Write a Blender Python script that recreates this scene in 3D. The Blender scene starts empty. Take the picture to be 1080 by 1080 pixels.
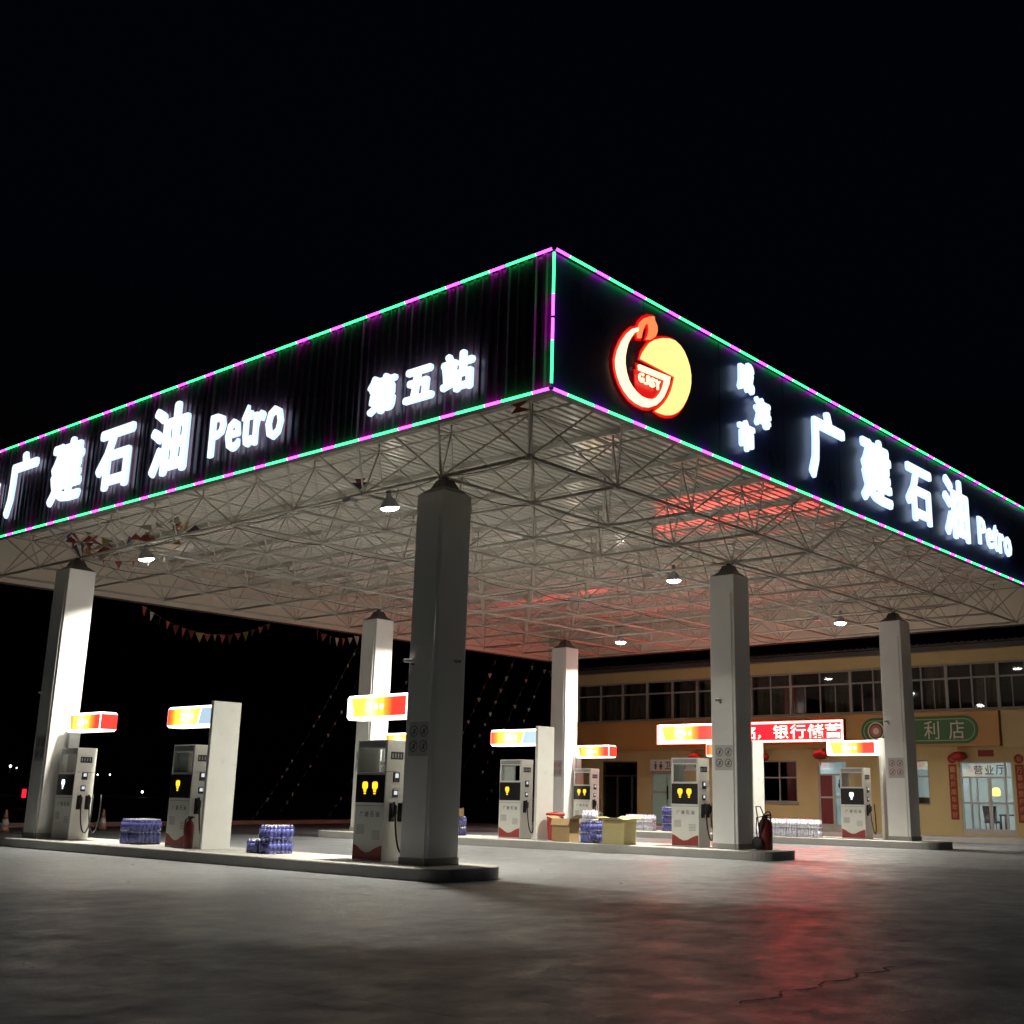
import bpy, bmesh, math, random
from mathutils import Vector, Matrix
random.seed(7)
C = bpy.context.scene.collection
PI = math.pi

# ------------------------------------------------------------------ materials
def new_mat(name):
    m = bpy.data.materials.new(name); m.use_nodes = True
    nt = m.node_tree
    return m, nt, nt.nodes['Principled BSDF']

def mat(name, col, rough=.5, metal=0.0, var=0.0, vscale=6.0, bump=0.0, bscale=40.0, spec=.5, rvar=0.0):
    m, nt, b = new_mat(name)
    b.inputs['Base Color'].default_value = (*col, 1)
    b.inputs['Roughness'].default_value = rough
    b.inputs['Metallic'].default_value = metal
    b.inputs['Specular IOR Level'].default_value = spec
    if var or rvar:
        tc = nt.nodes.new('ShaderNodeTexCoord')
        n = nt.nodes.new('ShaderNodeTexNoise'); n.inputs['Scale'].default_value = vscale; n.inputs['Detail'].default_value = 6
        nt.links.new(tc.outputs['Object'], n.inputs['Vector'])
        if var:
            r = nt.nodes.new('ShaderNodeMix'); r.data_type = 'RGBA'
            r.inputs[6].default_value = (*[c * (1 - var) for c in col], 1)
            r.inputs[7].default_value = (*[min(1, c * (1 + var * .5)) for c in col], 1)
            nt.links.new(n.outputs['Fac'], r.inputs[0]); nt.links.new(r.outputs[2], b.inputs['Base Color'])
        if rvar:
            mr = nt.nodes.new('ShaderNodeMapRange')
            mr.inputs[1].default_value = .3; mr.inputs[2].default_value = .7
            mr.inputs[3].default_value = max(.03, rough - rvar); mr.inputs[4].default_value = rough + rvar
            nt.links.new(n.outputs['Fac'], mr.inputs[0]); nt.links.new(mr.outputs[0], b.inputs['Roughness'])
    if bump:
        tc = nt.nodes.new('ShaderNodeTexCoord')
        n = nt.nodes.new('ShaderNodeTexNoise'); n.inputs['Scale'].default_value = bscale; n.inputs['Detail'].default_value = 5
        bp = nt.nodes.new('ShaderNodeBump'); bp.inputs['Strength'].default_value = bump; bp.inputs['Distance'].default_value = .01
        nt.links.new(tc.outputs['Object'], n.inputs['Vector']); nt.links.new(n.outputs['Fac'], bp.inputs['Height'])
        nt.links.new(bp.outputs[0], b.inputs['Normal'])
    return m

def emit(name, col, strength, base=(.02, .02, .02)):
    m, nt, b = new_mat(name)
    b.inputs['Base Color'].default_value = (*base, 1)
    b.inputs['Emission Color'].default_value = (*col, 1)
    b.inputs['Emission Strength'].default_value = strength
    b.inputs['Roughness'].default_value = .4
    return m

def emit_ramp(name, stops, strength, axis='Y', lo=-1.0, hi=1.0):
    """a backlit printed face: the print's colours run along one axis of the object"""
    m, nt, b = new_mat(name)
    tc = nt.nodes.new('ShaderNodeTexCoord'); sp = nt.nodes.new('ShaderNodeSeparateXYZ')
    mr = nt.nodes.new('ShaderNodeMapRange'); mr.inputs[1].default_value = lo; mr.inputs[2].default_value = hi
    cr = nt.nodes.new('ShaderNodeValToRGB')
    e = cr.color_ramp.elements
    while len(e) < len(stops): e.new(.5)
    for k, (p, c) in enumerate(stops):
        e[k].position = p; e[k].color = (*c, 1)
    nt.links.new(tc.outputs['Object'], sp.inputs[0]); nt.links.new(sp.outputs[axis], mr.inputs[0])
    nt.links.new(mr.outputs[0], cr.inputs[0]); nt.links.new(cr.outputs[0], b.inputs['Emission Color'])
    b.inputs['Emission Strength'].default_value = strength
    b.inputs['Base Color'].default_value = (.1, .1, .1, 1)
    return m

def glassy(name, tint=(1, 1, 1), gloss=.12, rough=.03):
    m, nt, b = new_mat(name)
    nt.nodes.remove(b)
    out = nt.nodes['Material Output']
    t = nt.nodes.new('ShaderNodeBsdfTransparent'); t.inputs[0].default_value = (*tint, 1)
    g = nt.nodes.new('ShaderNodeBsdfGlossy'); g.inputs['Roughness'].default_value = rough
    lw = nt.nodes.new('ShaderNodeLayerWeight'); f = nt.nodes.new('ShaderNodeMath'); f.operation = 'POWER'; f.inputs[1].default_value = 5
    nt.links.new(lw.outputs['Facing'], f.inputs[0])
    ad = nt.nodes.new('ShaderNodeMath'); ad.operation = 'ADD'; ad.inputs[1].default_value = gloss
    mx = nt.nodes.new('ShaderNodeMixShader')
    nt.links.new(f.outputs[0], ad.inputs[0]); nt.links.new(ad.outputs[0], mx.inputs[0])
    nt.links.new(t.outputs[0], mx.inputs[1]); nt.links.new(g.outputs[0], mx.inputs[2])
    nt.links.new(mx.outputs[0], out.inputs['Surface'])
    return m

def concrete(name, base, joints=True, rough=.42, jx=5.2, jy=5.0, ox=.9, oy=4.9):
    m, nt, b = new_mat(name)
    N, Lk = nt.nodes.new, nt.links.new
    tc = N('ShaderNodeTexCoord')
    def noise(scale, detail, rgh=.6, stretch=None):
        n = N('ShaderNodeTexNoise'); n.inputs['Scale'].default_value = scale; n.inputs['Detail'].default_value = detail
        n.inputs['Roughness'].default_value = rgh
        if stretch:
            mp = N('ShaderNodeMapping'); mp.inputs['Scale'].default_value = stretch
            Lk(tc.outputs['Object'], mp.inputs[0]); Lk(mp.outputs[0], n.inputs['Vector'])
        else:
            Lk(tc.outputs['Object'], n.inputs['Vector'])
        return n
    big = noise(.22, 5); mid = noise(1.6, 8, .7); fine = noise(22, 6, .7); tyre = noise(.6, 5, .65, (1.0, .16, 1))
    def mixc(fac, a, bb, lo=.3, hi=.7, amt=1.0):
        mr = N('ShaderNodeMapRange'); mr.inputs[1].default_value = lo; mr.inputs[2].default_value = hi; mr.inputs[4].default_value = amt
        Lk(fac, mr.inputs[0])
        x = N('ShaderNodeMix'); x.data_type = 'RGBA'
        Lk(mr.outputs[0], x.inputs[0])
        for s, v in ((6, a), (7, bb)):
            if isinstance(v, tuple): x.inputs[s].default_value = (*v, 1)
            else: Lk(v, x.inputs[s])
        return x.outputs[2]
    s = lambda k: tuple(c * k for c in base)
    c = mixc(big.outputs['Fac'], s(.86), s(1.08))
    c = mixc(mid.outputs['Fac'], c, s(.66), .45, .75, .4)
    c = mixc(tyre.outputs['Fac'], c, s(.5), .54, .75, .25)
    c = mixc(fine.outputs['Fac'], c, s(.7), .5, .8, .5)
    if joints:
        vo = N('ShaderNodeTexVoronoi'); vo.inputs['Scale'].default_value = .55; vo.inputs['Randomness'].default_value = 1
        Lk(tc.outputs['Object'], vo.inputs['Vector'])
        c = mixc(vo.outputs['Distance'], s(.35), c, .03, .16, 1.0)
        sp = N('ShaderNodeSeparateXYZ'); Lk(tc.outputs['Object'], sp.inputs[0])
        wob = N('ShaderNodeMath'); wob.operation = 'MULTIPLY_ADD'; wob.inputs[1].default_value = .05; wob.inputs[2].default_value = -.025
        Lk(mid.outputs['Fac'], wob.inputs[0])
        outs = []
        for ax, step, off in (('X', jx, ox), ('Y', jy, oy)):
            a = N('ShaderNodeMath'); a.operation = 'ADD'; Lk(sp.outputs[ax], a.inputs[0]); Lk(wob.outputs[0], a.inputs[1])
            d = N('ShaderNodeMath'); d.operation = 'SUBTRACT'; d.inputs[1].default_value = off; Lk(a.outputs[0], d.inputs[0])
            pp = N('ShaderNodeMath'); pp.operation = 'PINGPONG'; pp.inputs[1].default_value = step / 2; Lk(d.outputs[0], pp.inputs[0])
            lt = N('ShaderNodeMapRange'); lt.inputs[1].default_value = .012; lt.inputs[2].default_value = .03
            lt.inputs[3].default_value = 1; lt.inputs[4].default_value = 0; Lk(pp.outputs[0], lt.inputs[0])
            outs.append(lt.outputs[0])
        mx = N('ShaderNodeMath'); mx.operation = 'MAXIMUM'; Lk(outs[0], mx.inputs[0]); Lk(outs[1], mx.inputs[1])
        c = mixc(mx.outputs[0], c, s(.3), 0, 1, .4)
    Lk(c, b.inputs['Base Color'])
    mr = N('ShaderNodeMapRange'); mr.inputs[1].default_value = .3; mr.inputs[2].default_value = .7
    mr.inputs[3].default_value = rough - .14; mr.inputs[4].default_value = rough + .22
    Lk(mid.outputs['Fac'], mr.inputs[0]); Lk(mr.outputs[0], b.inputs['Roughness'])
    bp = N('ShaderNodeBump'); bp.inputs['Strength'].default_value = .5; bp.inputs['Distance'].default_value = .03
    ad = N('ShaderNodeMath'); ad.operation = 'ADD'; Lk(mid.outputs['Fac'], ad.inputs[0]); Lk(fine.outputs['Fac'], ad.inputs[1])
    Lk(ad.outputs[0], bp.inputs['Height']); Lk(bp.outputs[0], b.inputs['Normal'])
    return m

M = {}
M['ground'] = concrete('asphalt', (.045, .045, .047), joints=False, rough=.7)
M['slab'] = concrete('forecourt_concrete', (.155, .161, .172), rough=.39)
M['kerb'] = concrete('island_concrete', (.36, .35, .33), joints=False, rough=.6)
M['column'] = mat('column_white_panel', (.72, .72, .70), .38, var=.10, vscale=1.3, rvar=.08)
M['steel'] = mat('truss_white_steel', (.50, .49, .44), .45, var=.3, vscale=3)
M['deck'] = mat('deck_corrugated_steel', (.72, .72, .66), .11, var=.10, vscale=.8, rvar=.03, spec=.85)
M['darksteel'] = mat('dark_steel', (.06, .055, .05), .5, var=.4, vscale=8)
M['fascia_rib'] = mat('fascia_ribbed_dark', (.21, .11, .14), .30, var=.5, vscale=1.2, rvar=.1)
M['fascia_flat'] = mat('fascia_flat_dark', (.05, .055, .15), .36, var=.3, vscale=1.0, rvar=.1)
M['fascia_in'] = mat('fascia_inner_panel', (.66, .64, .55), .5, var=.15, vscale=1)
M['white_led'] = emit('letter_white_led', (.70, .86, 1.0), 1.5)
M['letter_side'] = emit('letter_side_halo_glow', (.45, .66, 1.0), 1.7, (.5, .5, .5))  # glow added to the letter sides to throw a halo on the fascia
M['tube_green'] = emit('tube_green', (.045, 1.0, .22), 3.8)
M['tube_pink'] = emit('tube_pink', (.80, .055, 1.0), 6.0)
M['cap'] = mat('tube_end_cap', (.12, .12, .12), .5)
M['emb_yellow'] = emit('emblem_yellow_led', (1.0, .66, .22), 1.6)
M['emb_white'] = emit('emblem_white_led', (1.0, .60, .36), 2.2)
M['emb_orange'] = emit('emblem_orange_led', (1.0, .24, .08), 1.25)
M['emb_red'] = emit('emblem_red_glow', (1.0, .0, .004), .75)
M['led_text'] = emit('board_led_text', (1.0, .055, .045), 32.0)
M['led_bg'] = emit('board_red_bloom', (1.0, .002, .004), 11.0)
M['pump_white'] = mat('pump_white_paint', (.66, .66, .62), .33, var=.08, vscale=4, rvar=.06)
M['pump_grey'] = mat('pump_grey_trim', (.30, .31, .32), .35, var=.1)
M['black'] = mat('black_plastic', (.012, .012, .014), .3)
M['rubber'] = mat('black_rubber', (.015, .015, .015), .6)
M['pump_red'] = mat('pump_red_print', (.30, .04, .035), .4, var=.25)
M['ink'] = mat('grey_ink', (.12, .12, .12), .6)
M['icon_y'] = emit('icon_yellow', (1.0, .62, .02), 1.5)
M['icon_w'] = emit('icon_white', (.85, .92, 1.0), 2.0)
M['blue_lit'] = emit('keypad_screen', (.9, .95, 1.0), .8)
M['sign_white'] = emit('sign_white_acrylic', (1.0, .95, .80), 3.0, (.6, .6, .6))
M['sign_pale'] = emit('sign_pale_blue', (.55, .75, .9), .9, (.4, .5, .6))
M['sign_redend'] = emit('sign_red_acrylic', (1.0, .03, .02), 1.5, (.5, .05, .04))
M['sign_blob'] = emit('sign_bright_print', (1.0, .90, .48), 3.6)
GLOW = (1.0, .74, .26)  # blown-out glow at the sign centre, painted into the print ramps
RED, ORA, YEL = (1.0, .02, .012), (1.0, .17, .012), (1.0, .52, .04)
M['ramp_pos'] = emit_ramp('sign_print_red_at_free_end', [(0, YEL), (.36, YEL), (.58, GLOW), (.74, YEL), (.86, ORA), (.96, RED), (1, RED)], 3.2, lo=-1.0, hi=.9)
M['ramp_mid'] = emit_ramp('sign_print_red_at_right', [(0, RED), (.13, RED), (.28, ORA), (.42, YEL), (.56, GLOW), (.70, YEL), (.85, ORA), (1, ORA)], 3.2, lo=-1.25, hi=.36)
M['ramp_neg'] = emit_ramp('sign_print_red_at_post', [(0, RED), (.20, RED), (.32, ORA), (.44, YEL), (.56, GLOW), (.70, YEL), (1, YEL)], 3.2, lo=-.8, hi=.9)
M['glass'] = glassy('window_glass', (.75, .8, .8), .05)
M['clear'] = glassy('thin_clear', (.92, .95, .95), .02)
M['film_white'] = mat('pack_film_white', (.80, .80, .85), .25, var=.12, vscale=9)
M['film'] = glassy('pack_film', (.9, .9, .95), .10, .12)
M['ochre'] = mat('ochre_wall', (.50, .40, .19), .75, var=.18, vscale=1.1, bump=.2)
M['orange'] = mat('orange_sign_band', (.46, .26, .085), .5, var=.12, vscale=.8)
M['board2'] = mat('tan_sign_band', (.46, .36, .17), .5, var=.12, vscale=.8)
M['tile'] = mat('roof_tile', (.028, .027, .03), .6, var=.4, vscale=5)
M['soffit'] = mat('eave_board', (.30, .22, .14), .7, var=.2)
M['frame'] = mat('window_frame_white', (.24, .24, .225), .4, var=.1)
M['frame_dark'] = mat('door_frame_dark', (.05, .045, .045), .4)
M['frame_alu'] = mat('door_frame_aluminium', (.42, .42, .42), .35, metal=.3)
M['dark_in'] = mat('unlit_interior', (.05, .045, .04), .8)
M['curtain'] = mat('curtain_cloth', (.20, .15, .11), .9, var=.3, vscale=2)
M['room'] = mat('white_room_wall', (.72, .76, .76), .7)
M['room_lamp'] = emit('room_ceiling_lamp', (.86, .96, 1.0), 20.0)
M['warm_lamp'] = emit('warm_lamp_shade', (1.0, .62, .18), 3.0)
M['green'] = mat('sign_green', (.035, .13, .045), .45, var=.15)
M['green_line'] = mat('sign_green_line', (.22, .42, .16), .5)
M['cream'] = mat('sign_cream_letter', (.62, .60, .50), .5)
M['pinklogo'] = mat('sign_pink_logo', (.45, .12, .12), .5)
M['signplate'] = mat('pale_sign_plate', (.70, .76, .72), .5)
M['redpaper'] = mat('red_couplet_paper', (.24, .022, .012), .65, var=.2, vscale=3)
M['gold'] = mat('gold_ink', (.42, .20, .06), .5)
M['lantern'] = mat('red_lantern_cloth', (.30, .015, .012), .6, var=.2)
M['coat_reflect_red'] = mat('dark_red_coat_and_reflection', (.16, .02, .02), .4, var=.2)
M['teal'] = mat('frosted_teal_glass', (.36, .58, .52), .35, var=.1)
M['wood'] = mat('dark_wood', (.08, .05, .03), .5, var=.3)
M['cloth'] = mat('dark_cloth', (.03, .02, .025), .9)
M['bottle_blue'] = mat('bottle_blue_wrap', (.16, .17, .50), .32, var=.25, vscale=30)
M['bottle_dark'] = mat('bottle_dark_blue', (.10, .11, .36), .2)
M['bottle_clear'] = mat('bottle_white', (.92, .92, .95), .25, var=.15, vscale=25)
M['white_cap'] = mat('bottle_white_cap', (.8, .8, .85), .4)
M['carton'] = mat('brown_carton', (.40, .27, .13), .8, var=.15, vscale=5)
M['carton_y'] = mat('yellowish_carton', (.42, .36, .17), .8, var=.12, vscale=5)
M['carton_in'] = mat('carton_inside', (.24, .16, .08), .9)
M['bin_red'] = mat('red_plastic', (.45, .03, .02), .35, var=.1)
M['leaf'] = mat('wilted_leaf', (.07, .08, .03), .8, var=.4)
M['ext_red'] = mat('extinguisher_red', (.13, .012, .012), .4)
M['cone_or'] = mat('cone_orange', (.42, .24, .18), .6)
M['cone_wh'] = mat('cone_white_band', (.6, .6, .6), .5)
M['pen_pale'] = mat('pennant_pale', (.34, .34, .30), .8)
M['pen_red'] = mat('pennant_red', (.24, .05, .045), .8)
M['pen_yel'] = mat('pennant_yellow', (.26, .19, .06), .8)
M['pen_blue'] = mat('pennant_blue', (.06, .06, .13), .8)
M['string'] = mat('string', (.10, .10, .10), .9)
M['lens'] = emit('floodlight_lens', (1.0, .97, .88), 55.0)
M['far_w'] = emit('far_lamp_white', (1.0, .95, .85), 9.0)
M['far_r'] = emit('far_lamp_red', (1.0, .02, .05), 1.2)
M['hill'] = mat('dark_hill', (.012, .014, .012), 1.0, var=.3, vscale=.05)
M['notice'] = mat('notice_plate', (.44, .44, .42), .5)
M['notice_ink'] = mat('notice_ink', (.14, .12, .12), .6)
M['notice_red'] = mat('notice_red_ink', (.34, .12, .11), .6)
M['cam_white'] = mat('camera_white', (.6, .6, .58), .4)

# ------------------------------------------------------------------ mesh builder
class MB:
    def __init__(s): s.bm = bmesh.new(); s.mi = 0
    def m(s, i): s.mi = i; return s
    def _f(s, vs, smooth=False):
        try:
            f = s.bm.faces.new(vs); f.material_index = s.mi; f.smooth = smooth; return f
        except ValueError: pass
    def box(s, x0, x1, y0, y1, z0, z1):
        v = [s.bm.verts.new((x, y, z)) for z in (z0, z1) for y in (y0, y1) for x in (x0, x1)]
        for q in ((0, 2, 3, 1), (4, 5, 7, 6), (0, 1, 5, 4), (2, 6, 7, 3), (0, 4, 6, 2), (1, 3, 7, 5)):
            s._f([v[i] for i in q])
        return s
    def bar(s, a, b, r, n=6, r2=None, caps=True):
        a, b = Vector(a), Vector(b); d = (b - a)
        if d.length < 1e-6: return s
        q = d.to_track_quat('Z', 'Y').to_matrix()
        r2 = r if r2 is None else r2
        A, B = [], []
        for k in range(n):
            c = Vector((math.cos(2 * PI * k / n), math.sin(2 * PI * k / n), 0))
            A.append(s.bm.verts.new(a + q @ (c * r))); B.append(s.bm.verts.new(b + q @ (c * r2)))
        for k in range(n): s._f([A[k], A[(k + 1) % n], B[(k + 1) % n], B[k]], n > 5)
        if caps: s._f(A[::-1]); s._f(B)
        return s
    def lathe(s, prof, o=(0, 0, 0), n=16, axis='Z', smooth=True):
        o = Vector(o); rings = []
        for r, h in prof:
            ring = []
            for k in range(n):
                c, sn = math.cos(2 * PI * k / n) * r, math.sin(2 * PI * k / n) * r
                p = {'Z': (c, sn, h), 'X': (h, c, sn), 'Y': (sn, h, c)}[axis]
                ring.append(s.bm.verts.new(o + Vector(p)))
            rings.append(ring)
        for i in range(len(rings) - 1):
            for k in range(n):
                s._f([rings[i][k], rings[i][(k + 1) % n], rings[i + 1][(k + 1) % n], rings[i + 1][k]], smooth)
        s._f(rings[0][::-1]); s._f(rings[-1])
        return s
    def tube(s, pts, r, n=8):
        pts = [Vector(p) for p in pts]; rings = []
        up = None
        for i, p in enumerate(pts):
            t = (pts[min(i + 1, len(pts) - 1)] - pts[max(i - 1, 0)]).normalized()
            if up is None: up = t.orthogonal().normalized()
            up = (up - t * up.dot(t)).normalized(); w = t.cross(up)
            rings.append([s.bm.verts.new(p + (up * math.cos(2 * PI * k / n) + w * math.sin(2 * PI * k / n)) * r) for k in range(n)])
        for i in range(len(rings) - 1):
            for k in range(n): s._f([rings[i][k], rings[i][(k + 1) % n], rings[i + 1][(k + 1) % n], rings[i + 1][k]], True)
        s._f(rings[0][::-1]); s._f(rings[-1])
        return s
    def prism(s, pts, d, mside=None):
        """pts: 3-D polygon, d: extrusion vector; front is the polygon itself, outward normal = -d"""
        d = Vector(d); a = [s.bm.verts.new(Vector(p)) for p in pts]; b = [s.bm.verts.new(Vector(p) + d) for p in pts]
        m0 = s.mi
        s._f(a); s._f(b[::-1])
        if mside is not None: s.mi = mside
        n = len(pts)
        for k in range(n): s._f([a[k], b[k], b[(k + 1) % n], a[(k + 1) % n]])
        s.mi = m0
        return s
    def ball(s, c, r, n=8):
        prof = [(r * math.sin(PI * k / n) + 1e-4, -r * math.cos(PI * k / n)) for k in range(n + 1)]
        return s.lathe(prof, c, n + 2)
    def build(s, name, mats, parent=None, loc=None, bevel=0.0):
        bmesh.ops.recalc_face_normals(s.bm, faces=s.bm.faces)
        me = bpy.data.meshes.new(name); s.bm.to_mesh(me); s.bm.free()
        for k in (mats if isinstance(mats, (list, tuple)) else [mats]): me.materials.append(M[k])
        o = bpy.data.objects.new(name, me); C.objects.link(o)
        if parent: o.parent = parent
        if loc: o.location = loc
        if bevel:
            b = o.modifiers.new('bevel', 'BEVEL'); b.width = bevel; b.segments = 2; b.limit_method = 'ANGLE'
            b.angle_limit = math.radians(50)
        return o

def tag(o, label, cat, group=None):
    o['label'] = label; o['category'] = cat
    if group: o['group'] = group
    return o
def thing(name, label, cat, loc=(0, 0, 0), rotz=0, group=None):
    o = bpy.data.objects.new(name, None); C.objects.link(o); o.empty_display_size = .2
    o.location = loc; o.rotation_euler = (0, 0, rotz)
    return tag(o, label, cat, group)
def kind(o, k): o['kind'] = k; return o
def copy_tree(o, parent=None):
    c = o.copy(); C.objects.link(c)
    if parent: c.parent = parent
    for ch in list(o.children): copy_tree(ch, c)
    return c

# text: every glyph is fitted to a rectangle lying in a plane (origin o, right r, up u), front towards n
def glyph_mesh(ch, o, r, u, w, h, depth, bold=.02, res=3, ring=0):
    cu_ = bpy.data.curves.new('glyph', 'FONT'); cu_.body = ch; cu_.extrude = .05; cu_.offset = 0 if ring else bold; cu_.resolution_u = res
    ob = bpy.data.objects.new('glyph', cu_); C.objects.link(ob)
    bpy.context.view_layer.update()
    me = bpy.data.meshes.new_from_object(ob.evaluated_get(bpy.context.evaluated_depsgraph_get()))
    if ring:      # heavier stroke: the glyph spread round a small circle
        bm = bmesh.new()
        for k in range(ring + 1):
            n0 = len(bm.verts); bm.from_mesh(me); bm.verts.ensure_lookup_table()
            a = 2 * PI * k / ring; rr = 0 if k == ring else bold
            for v in bm.verts[n0:]: v.co += Vector((rr * math.cos(a), rr * math.sin(a), .0012 * k))
        bm.to_mesh(me); bm.free()
    bpy.data.objects.remove(ob); bpy.data.curves.remove(cu_)
    xs = [v.co.x for v in me.vertices]; ys = [v.co.y for v in me.vertices]
    x0, x1, y0, y1 = min(xs), max(xs), min(ys), max(ys)
    o, r, u = Vector(o), Vector(r).normalized(), Vector(u).normalized(); n = r.cross(u)
    for v in me.vertices:
        c = v.co
        v.co = o + r * ((c.x - x0) / (x1 - x0) * w) + u * ((c.y - y0) / (y1 - y0) * h) + n * ((c.z + .05) / .1 * depth)
    return me, n
def glyph(name, ch, o, r, u, w, h, depth, mats, parent=None, bold=.02, res=3, ring=0):
    me, n = glyph_mesh(ch, o, r, u, w, h, depth, bold, res, ring)
    for k in mats: me.materials.append(M[k])
    if len(mats) > 1:
        for p in me.polygons: p.material_index = 0 if abs(p.normal.dot(n)) > .9 else 1
    ob = bpy.data.objects.new(name, me); C.objects.link(ob)
    if parent: ob.parent = parent
    return ob

# ------------------------------------------------------------------ camera (solved from the photograph)
cam = bpy.data.cameras.new('Camera'); co = bpy.data.objects.new('Camera', cam); C.objects.link(co)
Rv, Uv, Fv = Vector((.6333073, -.7737731, .0140403)), Vector((-.198469, -.1448513, .9693442)), Vector((.7480187, .6166793, .2453053))
mw = Matrix((Rv, Uv, -Fv)).transposed().to_4x4(); mw.translation = (0, 0, 1.5)
co.matrix_world = mw
cam.sensor_width = 36; cam.lens = 1222.95 / 1080 * 36
cam.shift_x = (540 - 613.614) / 1080; cam.shift_y = (527.538 - 540) / 1080
cam.clip_start = .05; cam.clip_end = 3000
bpy.context.scene.camera = co

# ------------------------------------------------------------------ setting
HI = .22
g = MB(); g.box(-600, 600, -600, 600, -1, 0); kind(g.build('ground', 'ground'), 'structure')
g = MB(); g.box(-30, 43.3, -30, 44, -.3, .004); kind(g.build('forecourt', 'slab'), 'structure')
# jagged open crack along a slab joint
g = MB(); up, dn = [], []
for k in range(40):
    x = 7.9 + 2.7 * k / 39; j = 4.93 + .05 * math.sin(k * .7) + random.uniform(-.03, .03); w_ = random.uniform(.006, .022)
    up.append(g.bm.verts.new((x, j + w_, .008))); dn.append(g.bm.verts.new((x, j - w_, .008)))
for k in range(39): g._f([dn[k], dn[k + 1], up[k + 1], up[k]])
kind(g.build('crack', 'rubber'), 'structure')
g = MB()
pts = []
for k in range(73):
    a = math.radians(-60 + 220 * k / 72); R = 420 + 30 * math.sin(k * 1.7)
    h = 26 + 9 * math.sin(k * .9) + 6 * math.sin(k * 2.3 + 1) + random.uniform(-2, 2)
    pts.append((Vector((math.cos(a) * R, math.sin(a) * R, -1)), Vector((math.cos(a) * (R + 60), math.sin(a) * (R + 60), h)), Vector((math.cos(a) * (R + 160), math.sin(a) * (R + 160), -1))))
vs = [[g.bm.verts.new(p) for p in t] for t in pts]
for k in range(72):
    for j in (0, 1): g._f([vs[k][j], vs[k][j + 1], vs[k + 1][j + 1], vs[k + 1][j]], True)
kind(g.build('hills', 'hill'), 'structure')
g = MB(); g.box(42.0, 47, -4, 38.2, -.3, .16); kind(g.build('pavement', 'kerb', bevel=.02), 'structure')
g = MB(); g.box(-30, 43.3, 44.0, 44.35, -.3, .17); kind(g.build('kerb', 'kerb', bevel=.02), 'structure')

# pump islands with rounded ends
CV = (15.2, 25.85, 35.7)          # rows of columns
AU, BU = 16.12, 30.06             # columns near and far along each island
ISL = ['low concrete pump island nearest the camera, carrying the darkest column', 'concrete pump island carrying the red bin and cardboard cartons', 'concrete pump island nearest the yellow building']
for i, v in enumerate(CV):
    b = MB(); y0, y1, hw, rr = 14.75, 31.9, .86, .55
    outl = []
    for cx, cy, a0 in ((v + hw - rr, y1 - rr, 0), (v - hw + rr, y1 - rr, 90), (v - hw + rr, y0 + rr, 180), (v + hw - rr, y0 + rr, 270)):
        for k in range(9):
            a = math.radians(a0 + 90 * k / 8); outl.append((cx + rr * math.cos(a), cy + rr * math.sin(a), -.2))
    b.prism(outl, (0, 0, .2 + HI))
    tag(b.build('pump_island', 'kerb', bevel=.025), ISL[i], 'pump island', 'pump islands')

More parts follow.
